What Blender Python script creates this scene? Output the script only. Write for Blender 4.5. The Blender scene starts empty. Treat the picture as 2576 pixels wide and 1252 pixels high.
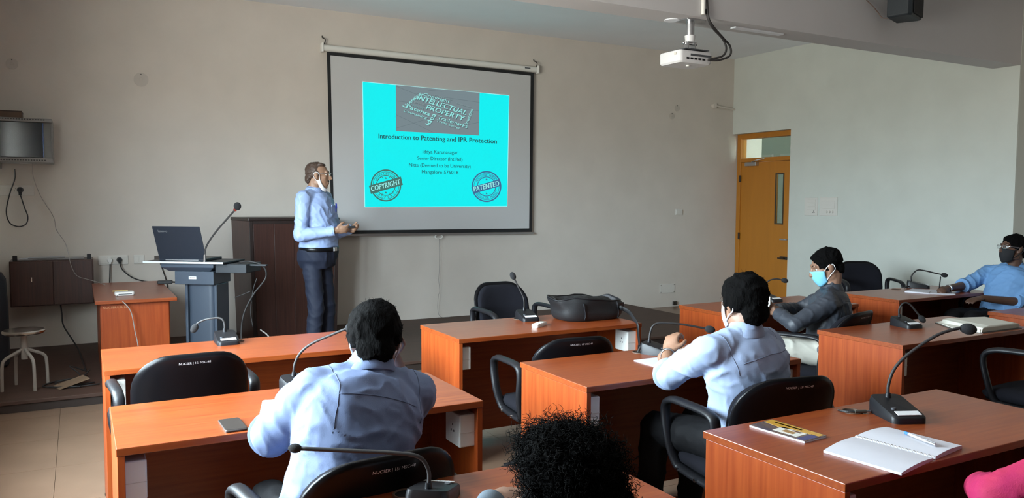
import bpy, bmesh, math, random
import numpy as np
from mathutils import Vector, Matrix, noise as mnoise
random.seed(7); np.random.seed(7)
SC = bpy.context.scene
COL = SC.collection
# ------------------------------------------------------------------ camera
cam_d = bpy.data.cameras.new('camera'); cam = bpy.data.objects.new('camera', cam_d); COL.objects.link(cam)
cam_d.sensor_width = 36.0; cam_d.sensor_fit = 'HORIZONTAL'; cam_d.lens = 1991.32/2576*36; cam_d.clip_start = .05
_yaw, _pitch, _roll = .5018, -.06354, .00522
fw = Vector((math.sin(_yaw)*math.cos(_pitch), math.cos(_yaw)*math.cos(_pitch), math.sin(_pitch)))
rt0 = Vector((math.cos(_yaw), -math.sin(_yaw), 0)); up0 = rt0.cross(fw)
rt = rt0*math.cos(_roll)+up0*math.sin(_roll); up = -rt0*math.sin(_roll)+up0*math.cos(_roll)
CAM = Vector((-1.8546, -4.5657, 1.5374))
M = Matrix((rt, up, -fw)).transposed().to_4x4(); M.translation = CAM
cam.matrix_world = M
SC.camera = cam
# ------------------------------------------------------------------ view, world, daylight
SC.view_settings.view_transform = 'Standard'; SC.view_settings.look = 'None'; SC.view_settings.gamma = 1
SC.view_settings.use_curve_mapping = False
EXPO = 1.56
SC.view_settings.exposure = EXPO
w = bpy.data.worlds.new('overcast_sky'); SC.world = w; w.use_nodes = True
bg = w.node_tree.nodes['Background']; bg.inputs[1].default_value = 1.0
_tc = w.node_tree.nodes.new('ShaderNodeTexCoord'); _sx = w.node_tree.nodes.new('ShaderNodeSeparateXYZ'); _rp = w.node_tree.nodes.new('ShaderNodeMapRange'); _mx = w.node_tree.nodes.new('ShaderNodeMix'); _mx.data_type = 'RGBA'
w.node_tree.links.new(_tc.outputs['Generated'], _sx.inputs[0]); w.node_tree.links.new(_sx.outputs['Z'], _rp.inputs['Value'])
_rp.inputs['From Min'].default_value = -.06; _rp.inputs['From Max'].default_value = .06       # open ground below the horizon, bright hazy sky above
w.node_tree.links.new(_rp.outputs['Result'], _mx.inputs['Factor']); w.node_tree.links.new(_mx.outputs['Result'], bg.inputs[0])
SKY_L, GROUND_L = (18.5, 20.8, 23.0), (11.5, 10.6, 9.6)
_mx.inputs['A'].default_value = (*GROUND_L, 1); _mx.inputs['B'].default_value = (*SKY_L, 1)
# window openings of the left wall: (y0, y1, z0, z1)
XL, XR, YW, YB, HC = -2.62, 6.73, 4.264, -6.6, 3.613
WINS = [(4.0, 4.17, .9, 2.4), (-.60, .75, 1.15, 2.65), (-2.20, -.80, .85, 2.65)]
for (a, b, c, d) in WINS:      # daylight portals in the window openings
    ld = bpy.data.lights.new('window_portal', 'AREA'); ld.shape = 'RECTANGLE'; ld.size = b-a; ld.size_y = d-c
    ld.cycles.is_portal = True
    lo = bpy.data.objects.new('window_portal', ld); COL.objects.link(lo)
    lo.location = (XL-.12, (a+b)/2, (c+d)/2); lo.rotation_euler = (math.pi/2, 0, -math.pi/2)
SC.cycles.sample_clamp_indirect = 6
# ------------------------------------------------------------------ mesh helpers
V = Vector
def basis(z, hint=None):
    z = V(z).normalized(); h = V(hint) if hint is not None else (V((0, 0, 1)) if abs(z.z) < .9 else V((1, 0, 0)))
    x = h.cross(z)
    if x.length < 1e-6: x = V((1, 0, 0)).cross(z)
    x.normalize(); y = z.cross(x)
    return x, y, z
class G:
    def __init__(s): s.v = []; s.f = []
    def add(s, vs, fs):
        o = len(s.v); s.v += [tuple(p) for p in vs]; s.f += [tuple(i+o for i in f) for f in fs]; return s
    def box(s, x0, x1, y0, y1, z0, z1):
        return s.add([(x0,y0,z0),(x1,y0,z0),(x1,y1,z0),(x0,y1,z0),(x0,y0,z1),(x1,y0,z1),(x1,y1,z1),(x0,y1,z1)],
                     [(3,2,1,0),(4,5,6,7),(0,1,5,4),(1,2,6,5),(2,3,7,6),(3,0,4,7)])
    def obox(s, c, sx, sy, sz, ax, ay=None):
        ax = V(ax).normalized(); az = V((0,0,1)) if ay is None else ax.cross(V(ay)).normalized(); ay = az.cross(ax)
        c = V(c); vs = []
        for k in (-1,1):
            for (i,j) in ((-1,-1),(1,-1),(1,1),(-1,1)): vs.append(c+ax*(i*sx/2)+ay*(j*sy/2)+az*(k*sz/2))
        return s.add(vs, [(3,2,1,0),(4,5,6,7),(0,1,5,4),(1,2,6,5),(2,3,7,6),(3,0,4,7)])
    def rings(s, rs, cap=True, close=False):
        n = len(rs[0]); vs = [p for r in rs for p in r]; fs = []
        m = len(rs)
        for i in range(m if close else m-1):
            for j in range(n):
                a = i*n+j; b = i*n+(j+1)%n; c = ((i+1)%m)*n+(j+1)%n; d = ((i+1)%m)*n+j
                fs.append((a,b,c,d))
        if cap and not close:
            fs.append(tuple(range(n-1,-1,-1))); fs.append(tuple((m-1)*n+j for j in range(n)))
        return s.add(vs, fs)
    def cyl(s, p0, p1, r0, r1=None, n=16):
        r1 = r0 if r1 is None else r1; p0, p1 = V(p0), V(p1); x, y, z = basis(p1-p0)
        return s.rings([[p+(x*math.cos(2*math.pi*j/n)+y*math.sin(2*math.pi*j/n))*r for j in range(n)] for p, r in ((p0,r0),(p1,r1))])
    def tube(s, pts, r, n=8, close=False, flat=None):
        pts = [V(p) for p in pts]; m = len(pts); rs = []; px = None
        for i, p in enumerate(pts):
            a = pts[(i-1) % m] if (close or i > 0) else p; b = pts[(i+1) % m] if (close or i < m-1) else p
            t = (b-a).normalized()
            if px is None: x, y, z = basis(t, flat)
            else:
                x = (px - t*px.dot(t)).normalized(); y = t.cross(x)
            px = x; rr = r[i] if isinstance(r, list) else r
            ra, rb = rr if isinstance(rr, tuple) else (rr, rr)
            rs.append([p+x*math.cos(2*math.pi*j/n)*ra+y*math.sin(2*math.pi*j/n)*rb for j in range(n)])
        return s.rings(rs, cap=not close, close=close)
    def ell(s, c, r, axes=None, nu=20, nv=12):
        c = V(c); r = (r,r,r) if isinstance(r, (int,float)) else r
        X, Y, Z = axes if axes else (V((1,0,0)),V((0,1,0)),V((0,0,1)))
        rs = []
        for i in range(1, nv):
            a = math.pi*i/nv-math.pi/2; rs.append([c+X*(r[0]*math.cos(a)*math.cos(2*math.pi*j/nu))+Y*(r[1]*math.cos(a)*math.sin(2*math.pi*j/nu))+Z*(r[2]*math.sin(a)) for j in range(nu)])
        o = len(s.v); s.rings(rs, cap=False)
        b = len(s.v); s.v += [tuple(c-Z*r[2]), tuple(c+Z*r[2])]; L = o+(nv-2)*nu
        for j in range(nu):
            s.f.append((b, o+(j+1)%nu, o+j)); s.f.append((b+1, L+j, L+(j+1)%nu))
        return s
    def cap(s, p0, p1, r0, r1, n=14):      # tapered limb with round ends
        s.cyl(p0, p1, r0, r1, n); s.ell(p0, r0, nu=n, nv=8); s.ell(p1, r1, nu=n, nv=8); return s
    def prism(s, pts, d):                  # planar outline (3D points) pushed along d
        n = len(pts); d = V(d); vs = [V(p) for p in pts]+[V(p)+d for p in pts]
        fs = [tuple(range(n-1,-1,-1)), tuple(range(n,2*n))]+[(i,(i+1)%n,n+(i+1)%n,n+i) for i in range(n)]
        return s.add(vs, fs)
    def lathe(s, c, prof, n=24):
        c = V(c); return s.rings([[c+V((r*math.cos(2*math.pi*j/n), r*math.sin(2*math.pi*j/n), z)) for j in range(n)] for r, z in prof])
def spline(pts, k=6):
    pts = [V(p) for p in pts]; P = [pts[0]*2-pts[1]]+pts+[pts[-1]*2-pts[-2]]; out = []
    for i in range(1, len(P)-2):
        for j in range(k):
            t = j/k; a, b, c, d = P[i-1:i+3]
            out.append(.5*((2*b)+(-a+c)*t+(2*a-5*b+4*c-d)*t*t+(-a+3*b-3*c+d)*t**3))
    out.append(pts[-1]); return out
def rrect(wd, ht, r, n=5):                 # rounded rectangle outline, 2D
    out = []
    for (cx, cy, a0) in ((wd/2-r, ht/2-r, 0), (-wd/2+r, ht/2-r, 90), (-wd/2+r, -ht/2+r, 180), (wd/2-r, -ht/2+r, 270)):
        for k in range(n+1):
            a = math.radians(a0+90*k/n); out.append((cx+r*math.cos(a), cy+r*math.sin(a)))
    return out
def mesh_of(g, name='m', fix=True):
    me = bpy.data.meshes.new(name); me.from_pydata(g.v, [], g.f)
    if fix:
        bm = bmesh.new(); bm.from_mesh(me); bmesh.ops.recalc_face_normals(bm, faces=bm.faces); bm.to_mesh(me); bm.free()
    me.update(); return me
def link(name, me, mat=None, parent=None, loc=None):
    o = bpy.data.objects.new(name, me); COL.objects.link(o)
    if mat is not None and me is not None and len(me.materials) == 0: me.materials.append(mat)
    if parent is not None: o.parent = parent
    if loc is not None: o.location = loc
    return o
def obj(name, g, mat, parent=None, smooth=False, bevel=0, seg=2, loc=None, ang=35):
    me = mesh_of(g, name)
    o = link(name, me, mat, parent, loc)
    if smooth: me.polygons.foreach_set('use_smooth', [True]*len(me.polygons))
    if smooth == 'auto':
        me.set_sharp_from_angle(angle=math.radians(ang))
    if bevel:
        m = o.modifiers.new('bevel', 'BEVEL'); m.width = bevel; m.segments = seg; m.limit_method = 'ANGLE'; m.angle_limit = math.radians(40)
        m.harden_normals = False
    return o
def tag(o, label=None, cat=None, group=None, kind=None):
    if label: o['label'] = label
    if cat: o['category'] = cat
    if group: o['group'] = group
    if kind: o['kind'] = kind
    return o
def thing(name, label, cat, loc=(0,0,0), rz=0, group=None, kind=None):
    o = bpy.data.objects.new(name, None); COL.objects.link(o); o.location = loc; o.rotation_euler = (0,0,rz); o.empty_display_size = .1
    return tag(o, label, cat, group, kind)
def copy_tree(o, parent=None):
    c = o.copy(); COL.objects.link(c); c.parent = parent
    for ch in list(o.children): copy_tree(ch, c)
    return c
def text_geo(body, size=1.0, bold=0.0):
    cu = bpy.data.curves.new('t', 'FONT'); cu.body = body; cu.size = size; cu.offset = bold; cu.resolution_u = 3
    to = bpy.data.objects.new('t', cu); COL.objects.link(to)
    dg = bpy.context.evaluated_depsgraph_get(); dg.update()
    me = bpy.data.meshes.new_from_object(to.evaluated_get(dg))
    vs = [tuple(v.co) for v in me.vertices]; fs = [tuple(p.vertices) for p in me.polygons]
    bpy.data.objects.remove(to); bpy.data.curves.remove(cu); bpy.data.meshes.remove(me)
    return vs, fs
# ------------------------------------------------------------------ materials
MATS = {}
def mat(name, col, rough=.5, metal=0, var=0, scale=8, bump=0, bscale=60, stretch=None, coat=0, spec=.5, col2=None, alpha=1, sheen=0):
    if name in MATS: return MATS[name]
    m = bpy.data.materials.new(name); m.use_nodes = True; nt = m.node_tree; b = nt.nodes['Principled BSDF']
    b.inputs['Base Color'].default_value = (*col, 1); b.inputs['Roughness'].default_value = rough; b.inputs['Metallic'].default_value = metal
    b.inputs['Coat Weight'].default_value = coat; b.inputs['Coat Roughness'].default_value = .22; b.inputs['Specular IOR Level'].default_value = spec
    if sheen: b.inputs['Sheen Weight'].default_value = sheen
    tc = nt.nodes.new('ShaderNodeTexCoord'); mp = nt.nodes.new('ShaderNodeMapping'); nt.links.new(tc.outputs['Object'], mp.inputs[0])
    if stretch: mp.inputs['Scale'].default_value = stretch
    if var or col2:
        n = nt.nodes.new('ShaderNodeTexNoise'); n.inputs['Scale'].default_value = scale; n.inputs['Detail'].default_value = 5
        nt.links.new(mp.outputs[0], n.inputs['Vector'])
        r = nt.nodes.new('ShaderNodeValToRGB'); nt.links.new(n.outputs['Fac'], r.inputs[0])
        c2 = col2 if col2 else tuple(min(1, c*(1+var)) for c in col); c1 = col if col2 else tuple(c*(1-var) for c in col)
        r.color_ramp.elements[0].position = .3; r.color_ramp.elements[1].position = .7
        r.color_ramp.elements[0].color = (*c1, 1); r.color_ramp.elements[1].color = (*c2, 1)
        nt.links.new(r.outputs[0], b.inputs['Base Color'])
    if bump:
        n2 = nt.nodes.new('ShaderNodeTexNoise'); n2.inputs['Scale'].default_value = bscale; n2.inputs['Detail'].default_value = 3
        nt.links.new(mp.outputs[0], n2.inputs['Vector'])
        bp = nt.nodes.new('ShaderNodeBump'); bp.inputs['Strength'].default_value = bump; bp.inputs['Distance'].default_value = .01
        nt.links.new(n2.outputs['Fac'], bp.inputs['Height']); nt.links.new(bp.outputs[0], b.inputs['Normal'])
    MATS[name] = m; return m
def emit(name, col, s=1):
    if name in MATS: return MATS[name]
    m = bpy.data.materials.new(name); m.use_nodes = True; nt = m.node_tree; b = nt.nodes['Principled BSDF']
    b.inputs['Base Color'].default_value = (.02,.02,.02,1); b.inputs['Roughness'].default_value = .9; b.inputs['Specular IOR Level'].default_value = 0
    b.inputs['Emission Color'].default_value = (*col, 1); b.inputs['Emission Strength'].default_value = s/2**EXPO
    MATS[name] = m; return m
def glass(name, tint=(.9,.95,.95), gloss=.08):
    m = bpy.data.materials.new(name); m.use_nodes = True; nt = m.node_tree; nt.nodes.remove(nt.nodes['Principled BSDF'])
    t = nt.nodes.new('ShaderNodeBsdfTransparent'); t.inputs[0].default_value = (*tint, 1); g = nt.nodes.new('ShaderNodeBsdfGlossy'); g.inputs['Roughness'].default_value = .03
    mx = nt.nodes.new('ShaderNodeMixShader'); mx.inputs[0].default_value = gloss
    nt.links.new(t.outputs[0], mx.inputs[1]); nt.links.new(g.outputs[0], mx.inputs[2]); nt.links.new(mx.outputs[0], nt.nodes['Material Output'].inputs[0]); return m
def srgb(r, g, b): return tuple(((c/255)/12.92 if c/255 <= .04045 else ((c/255+.055)/1.055)**2.4) for c in (r,g,b))
WALL = mat('wall_paint', (.63,.575,.515), .85, var=.03, scale=3, bump=.04, bscale=180)
WALLR = mat('wall_paint_green_white', (.60,.62,.57), .85, var=.03, scale=3, bump=.04, bscale=180)
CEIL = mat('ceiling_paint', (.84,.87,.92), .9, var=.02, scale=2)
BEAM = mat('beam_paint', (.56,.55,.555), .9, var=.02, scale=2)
TILE = mat('floor_tile', (.215,.138,.092), .34, var=.10, scale=4)
GROUT = mat('grout', (.17,.115,.08), .9)
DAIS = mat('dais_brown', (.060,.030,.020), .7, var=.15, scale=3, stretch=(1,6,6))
_o1, _o2 = srgb(127,52,18), srgb(148,72,28)
WOODX = mat('cherry_laminate_long', _o1, .36, coat=.3, col2=_o2, scale=5, stretch=(.7,14,14))
WOODZ = mat('cherry_laminate_upright', srgb(138,55,17), .38, col2=srgb(160,74,28), scale=5, stretch=(12,12,.6))
DARKWOOD = mat('dark_walnut_laminate', srgb(52,30,24), .4, col2=srgb(72,42,34), scale=5, stretch=(14,14,.5))
DARKTRIM = mat('dark_walnut_trim', srgb(38,24,20), .45, var=.1)
BLACKP = mat('black_plastic', (.009,.009,.011), .42, bump=.05, bscale=400, spec=.35)
BLACKG = mat('black_gloss_plastic', (.004,.004,.005), .30, spec=.2)
FABRIC = mat('black_upholstery', (.008,.008,.012), .95, bump=.3, bscale=500, spec=.2)
GREYP = mat('grey_plastic', (.07,.075,.085), .4)
WHITEP = mat('white_plastic', (.78,.77,.73), .4)
SWITCHW = mat('switch_plate_white', (.66,.63,.58), .6)
CHROME = mat('chrome', (.75,.75,.75), .18, metal=1)
STEEL = mat('brushed_steel', (.55,.56,.58), .35, metal=1)
PAPER = mat('paper', (.60,.60,.65), .8, var=.02, scale=20)
CABLE = mat('black_cable', (.02,.018,.018), .6)
CABLEW = mat('grey_cable', (.30,.27,.25), .6)
FOAM = mat('mic_foam', (.016,.016,.018), .95, bump=.6, bscale=700)
YDOOR = mat('ochre_door_paint', srgb(176,112,32), .5, var=.05, scale=3, stretch=(4,4,.5))
LABELW = mat('white_label', (.75,.77,.78), .5)
# ------------------------------------------------------------------ room shell
def struct(name, g, m, parent=None, **k):
    o = obj(name, g, m, parent, **k)
    if parent is None: o['kind'] = 'structure'
    return o
fl = struct('floor', G().box(XL-.2, XR+2.6, YB, YW+.2, -.12, -.012), GROUT)
ts = .62; tme = mesh_of(G().box(.001, ts-.001, .001, ts-.001, -.013, 0), 'tile'); tme.materials.append(TILE)
for i in range(int((XR+.4-XL)/ts)+1):
    for j in range(int((YW-YB)/ts)+1):
        x = XL+i*ts; y = YW-(j+1)*ts
        if y > 2.0 and x < 4.1 and y+ts < YW+.1: continue      # under the dais
        if y+ts < -4.4: continue
        t = link('tile', tme, None, fl, (x, y, 0))
struct('ceiling', G().box(XL-.2, XR+2.6, YB-.2, YW+.2, HC, HC+.15), CEIL)
struct('wall_front', G().box(XL-.2, XR+.6, YW, YW+.15, -.1, HC), WALL)
struct('wall_back', G().box(XL-.2, XR+.8, YB-.15, YB, -.1, HC), mat('unseen_back_brown', (.22,.18,.15), .7, var=.2, scale=3, stretch=(6,6,.5)))  # wall out of view; its brown finish is invented to limit fill light
g = G(); ys = sorted([YB-.1, YW]+[v for a in WINS for v in a[:2]])
prev = YB-.1
for (a,b,c,d) in sorted(WINS):
    g.box(XL-.15, XL, prev, a, -.1, HC); g.box(XL-.15, XL, a, b, -.1, c); g.box(XL-.15, XL, a, b, d, HC); prev = b
g.box(XL-.15, XL, prev, YW+.1, -.1, HC)
struct('wall_left', g, WALL)
WG = glass('window_glass', (.93,.97,.97), .05); ALU = mat('window_aluminium', (.62,.6,.56), .4, metal=.6)
for i, (a,b,c,d) in enumerate(WINS):
    g = G(); x0, x1 = XL-.11, XL-.06; t = .045
    g.box(x0,x1,a,b,c,c+t).box(x0,x1,a,b,d-t,d).box(x0,x1,a,a+t,c+t,d-t).box(x0,x1,b-t,b,c+t,d-t).box(x0,x1,(a+b)/2-t/2,(a+b)/2+t/2,c+t,d-t)
    wo = struct('window_%d' % (i+1), g, ALU)
    for (p, q) in ((a+t, (a+b)/2-t/2), ((a+b)/2+t/2, b-t)):
        obj('pane', G().box(XL-.088, XL-.084, p, q, c+t, d-t), WG, wo)
    obj('window_sill', G().box(XL-.04, XL+.05, a-.04, b+.04, c-.03, c), CEIL, wo)
# right wall with the door opening beside the front corner
DY0, DZ = 3.168, 2.507
g = G(); g.box(XR, XR+.25, .17, DY0, -.1, HC).box(XR, XR+.25, DY0, YW, DZ, HC)
struct('wall_right', g, WALLR)
struct('wall_right_recess', G().box(XR+.22, XR+.35, YB, .17, -.1, HC), WALL)
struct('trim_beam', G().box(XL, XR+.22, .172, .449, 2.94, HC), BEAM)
struct('trim_pilaster', G().box(XR-.012, XR+.22, .171, .449, -.05, 2.94), WALLR)
# corridor behind the door
CORR = mat('corridor_paint', (.60,.66,.60), .9)
struct('wall_corridor', G().box(XR+2.4, XR+2.5, -4.0, 7.4, -.1, HC), CORR)
struct('wall_corridor_end', G().box(XR+.25, XR+2.5, 7.4, 7.5, -.1, HC), CORR)
struct('wall_corridor_outer', G().box(XR+.5, XR+.6, YW+.15, 7.5, -.1, HC), CORR)
struct('ceiling_corridor', G().box(XR+.3, XR+2.5, YW+.2, 7.5, HC, HC+.1), CEIL)
struct('floor_corridor', G().box(XR+.3, XR+2.6, YW+.2, 7.5, -.12, -.01), TILE)
# ------------------------------------------------------------------ door
door = thing('door_1', None, None, (0,0,0)); door['kind'] = 'structure'
xd = XR+.12
g = G(); fy0, fy1 = DY0-.06, YW-.005
g.box(xd-.03, xd+.09, fy1-.075, fy1, 0, DZ).box(xd-.03, xd+.09, fy0, fy0+.1, 0, DZ).box(xd-.03, xd+.09, fy0+.1, fy1-.075, DZ-.075, DZ).box(xd-.03, xd+.09, fy0+.1, fy1-.075, 2.09, 2.15)
obj('door_frame', g, YDOOR, door, bevel=.006)
y0, y1 = fy0+.1, fy1-.075
vy0, vy1, vz0, vz1 = 3.37, 3.505, 1.205, 1.905
g = G(); lx0, lx1 = xd-.012, xd+.028
g.box(lx0,lx1,y0,y1,.01,vz0).box(lx0,lx1,y0,y1,vz1,2.085).box(lx0,lx1,y0,vy0,vz0,vz1).box(lx0,lx1,vy1,y1,vz0,vz1)
leaf = obj('door_leaf', g, YDOOR, door)
TG = glass('door_glass', (.85,.95,.92), .10)
obj('vision_panel', G().box(xd+.004, xd+.010, vy0, vy1, vz0, vz1), TG, leaf)
g = G()
for (a,b,c,d) in ((vy0-.012,vy0+.006,vz0-.012,vz1+.012),(vy1-.006,vy1+.012,vz0-.012,vz1+.012),(vy0+.006,vy1-.006,vz0-.012,vz0+.006),(vy0+.006,vy1-.006,vz1-.006,vz1+.012)): g.box(lx0-.006, lx0+.004, a, b, c, d)
obj('vision_frame', g, mat('dark_bead', (.05,.035,.02), .5), leaf)
obj('transom_pane', G().box(xd+.02, xd+.026, y0, y1, 2.15, DZ-.075), TG, door)
g = G(); g.box(xd-.075, xd-.012, 3.84, 4.06, 2.03, 2.085)
cl = obj('door_closer', g, STEEL, door, bevel=.006)
obj('closer_arm', G().tube([(xd-.045,3.95,2.09),(xd-.10,3.8,2.11),(xd-.03,3.72,2.13)], .008), STEEL, cl)
obj('door_bolt', G().box(xd-.035, xd-.012, 3.27, 3.40, .975, .995).cyl((xd-.03,3.30,.985),(xd-.05,3.30,.985),.008), STEEL, leaf)
obj('door_handle', G().box(xd-.03, xd-.012, 3.26, 3.39, .70, .745).tube([(xd-.02,3.30,.72),(xd-.06,3.30,.72),(xd-.06,3.40,.72)], .009), mat('dark_steel', (.12,.11,.1), .35, metal=1), leaf)
for z in (.3, 1.0, 1.85): obj('door_hinge', G().box(xd-.034, xd-.028, y1-.012, y1+.02, z-.05, z+.05), mat('dark_steel', (.12,.11,.1), .35, metal=1), door)
# far side of the corridor seen through the transom: ventilator windows
for (a, b) in ((3.9, 4.5), (4.75, 5.5), (5.7, 6.3)):
    v = tag(obj('ventilator_window', G().box(XR+2.34, XR+2.4, a, b, 2.05, 2.09).box(XR+2.34, XR+2.4, a, b, 2.31, 2.35).box(XR+2.34, XR+2.4, a, a+.04, 2.09, 2.31).box(XR+2.34, XR+2.4, b-.04, b, 2.09, 2.31), WHITEP), None, None, kind='structure')
    obj('pane', G().box(XR+2.36, XR+2.37, a+.04, b-.04, 2.09, 2.31), mat('ventilator_louvre', (.55,.6,.55), .3), v)
# ------------------------------------------------------------------ dais
d0 = thing('stage_platform', 'low dark brown platform running along the front wall', 'platform', (0,1.972,0))
DX, DZT = 4.796, .087
obj('deck', G().box(XL+.005, DX, 0, YW-1.972-.002, .06, DZT), DAIS, d0, bevel=.004)
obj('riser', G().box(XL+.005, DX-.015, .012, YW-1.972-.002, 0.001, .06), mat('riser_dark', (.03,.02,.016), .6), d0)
# ------------------------------------------------------------------ projection screen and slide
YS = YW-.06
sc_ = thing('projection_screen', 'pull-down white projection screen with black border on the front wall', 'projection screen', (1.95, YS, 1.1))
def P(x, z, dy=0): return (x-1.95, dy, z-1.1)
oc = [(.608,3.147),(3.259,3.128),(3.246,1.113),(.642,1.131)]; ic = [(.647,3.111),(3.213,3.090),(3.205,1.159),(.674,1.167)]
obj('screen_fabric', G().prism([P(x,z,0) for x,z in oc], (0,.004,0)), mat('screen_white', (.56,.56,.56), .8), sc_)
g = G()
for k in range(4):
    a, b = oc[k], oc[(k+1)%4]; c, d = ic[(k+1)%4], ic[k]
    g.prism([P(*a,-.0015),P(*b,-.0015),P(*c,-.0015),P(*d,-.0015)], (0,.0012,0))
obj('black_border', g, mat('screen_border_black', (.012,.012,.013), .8), sc_)
g = G(); zc0, zc1 = 3.19, 3.172
g.cyl(P(.56,zc0,.02), P(3.32,zc1,.02), .036, n=20); obj('roller_casing', g, WHITEP, sc_, smooth='auto')
g = G()
for x, z in ((.56,zc0),(3.32,zc1)): g.box(*[v for p in ((x-1.95-.012, x-1.95+.012),(-.022,.058),(z-1.1-.05,z-1.1+.05)) for v in p])
obj('end_cap', g, WHITEP, sc_, bevel=.008)
for x, z in ((.585,3.24),(3.30,3.22)):
    obj('hook', G().tube(spline([P(x,z-.03,.05),P(x,z,.0),P(x+.01,z+.04,.01),P(x-.012,z+.065,.045),P(x-.012,z+.085,.058)],5), .006, 6), mat('dark_steel', (.12,.11,.1), .35, metal=1), sc_)
obj('brand_mark', G().box(3.12-1.95, 3.20-1.95, -.0175, -.016, zc1-1.1-.002, zc1-1.1+.012), GREYP, sc_)
g = G().box(-1.31, 1.31, -.012, .012, .012-.012, .032-.012); bar = obj('bottom_bar', G().prism([P(.62,1.128,-.012),P(3.27,1.109,-.012),P(3.27,1.087,-.012),P(.62,1.105,-.012)], (0,.024,0)), STEEL, sc_)
obj('pull_handle', G().tube([P(1.95+.05*math.cos(t),1.075+.025*math.sin(t),0) for t in [2*math.pi*k/16 for k in range(16)]], .005, 6, close=True), WHITEP, sc_)
obj('pull_cord', G().tube(spline([P(1.955,1.05),P(1.958,.75),P(1.95,.55),P(1.962,.42),P(1.945,.36),P(1.935,.22),P(1.955,.12),P(2.01,.093),P(2.1,.094)],5), .0022, 5), mat('cord_grey', (.22,.2,.19), .8), sc_)
# the projected slide: everything is mapped from slide pixels to the slide's quad on the screen
SQ = [(1.010,2.851),(2.906,2.821),(2.885,1.439),(1.028,1.430)]; SP = [(112,52),(1433,180),(1412,1177),(130,1183)]
def homog(src, dst):
    A = []; B = []
    for (x,y),(u,v) in zip(src,dst):
        A += [[x,y,1,0,0,0,-u*x,-u*y],[0,0,0,x,y,1,-v*x,-v*y]]; B += [u,v]
    h = np.linalg.solve(np.array(A,float), np.array(B,float)); return np.append(h,1).reshape(3,3)
HM = homog(SP, SQ)
def S(px, py, dy):
    u = HM @ np.array([px,py,1.0]); return P(u[0]/u[2], u[1]/u[2], dy)
slide = obj('projected_slide', G().prism([S(x,y,-.004) for x,y in SP], (0,.002,0)), emit('slide_cyan', srgb(2,238,241)), sc_)
slide['label'] = 'bright cyan projected title slide about intellectual property'
def flat(name, pts, m, dy, parent=slide): return obj(name, G().prism([S(x,y,dy) for x,y in pts], (0,.0006,0)), m, parent)
m_line = emit('slide_edge', srgb(190,255,255)); m_dark = emit('slide_text', srgb(30,72,78)); m_light = emit('slide_light', srgb(150,232,228)); m_mid = emit('slide_midgrey', srgb(112,158,160))
m_faint = emit('slide_faint', srgb(130,150,152)); m_grey = emit('slide_photo_grey', srgb(118,134,140)); m_olive = emit('slide_stamp', srgb(66,112,104)); m_blue = emit('slide_stamp_blue', srgb(62,104,148))
for k in range(4):
    a, b = SP[k], SP[(k+1)%4]; cx, cy = 770, 650
    q = lambda p, t: (p[0]+(cx-p[0])*t, p[1]+(cy-p[1])*t)
    flat('slide_edge_line', [a, b, q(b,.006), q(a,.006)], m_line, -.0048)
pic = flat('slide_picture', [(413,84),(1166,156),(1160,540),(415,498)], m_grey, -.0050)
for pts in ([(415,225),(1160,318)],[(420,95),(640,185)],[(600,160),(1165,240)],[(415,350),(740,505)],[(700,130),(830,142)],[(420,470),(1000,300)],[(900,470),(1160,420)]):
    (x0,y0),(x1,y1) = pts; flat('picture_joint', [(x0,y0),(x1,y1),(x1,y1+3),(x0,y0+3)], emit('slide_joint', srgb(96,112,118)), -.0054, slide)
def word(body, p0, p1, h, m, bold=.0, dy=-.0062, shadow=None):
    vs, fs = text_geo(body, 1.0, 0)
    xs = [v[0] for v in vs]; x0, x1 = min(xs), max(xs); cap = .69
    p0 = np.array(p0,float); e = (np.array(p1,float)-p0)/(x1-x0); hh = np.array(h,float)/cap
    def mk(off, mm, d):
        g = G(); g.add([S(*(p0+e*(v[0]-x0)+hh*v[1]+off), d) for v in vs], fs)
        me = bpy.data.meshes.new('slide_text'); me.from_pydata(g.v, [], g.f); me.update(); return link('slide_text', me, mm, slide)
    if shadow: mk(np.array(shadow), emit('slide_wordshadow', srgb(78,96,102)), dy+.0006)
    if bold:
        k = bold/.012*1.1; u_ = np.array(p1,float)-p0; u_ /= np.linalg.norm(u_)+1e-9; mk(u_*k, m, dy-.0002); mk(-u_*k, m, dy-.0001)
    return mk(np.zeros(2), m, dy)
for a in [('INTELLECTUAL',(600,215),(1040,355),(22,-38),m_light,.012),('PROPERTY',(682,300),(1015,408),(20,-38),m_light,.012),('Copyright',(655,180),(893,246),(12,-24),m_light,0),
          ('Licensing',(497,288),(650,165),(-26,-16),m_light,.01),('Patents',(505,290),(712,362),(14,-29),m_light,.01),('Counseling',(480,322),(690,390),(8,-19),m_light,0),
          ('Trademarks',(785,387),(1050,474),(12,-29),m_light,0),('Trade Secret',(775,410),(985,484),(6,-17),m_light,0),('idea',(712,450),(777,352),(-42,-16),m_light,.01),
          ('Invention',(1056,440),(1108,308),(-26,-8),m_light,0),('Novelty',(545,268),(660,302),(8,-18),m_mid,0),('Brands',(578,242),(672,272),(6,-14),m_faint,0),('Creations',(755,182),(912,222),(6,-13),m_faint,0),('Innovation',(955,250),(1080,287),(6,-11),m_faint,0)]:
    word(*a[:5], bold=a[5], shadow=(6,7))
word('Introduction to Patenting and IPR Protection', (257,563), (1318,612), (0,-42), m_dark, .012)
for t, a, b in (('Iddya Karunasagar',(652,698),(968,706)),('Senior Director (Int Rel)',(605,757),(1010,768)),('Nitte (Deemed to be University)',(530,817),(1082,832)),('Mangalore-575018',(645,880),(972,887))):
    word(t, a, b, (0,-31), m_dark, .003)
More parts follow.
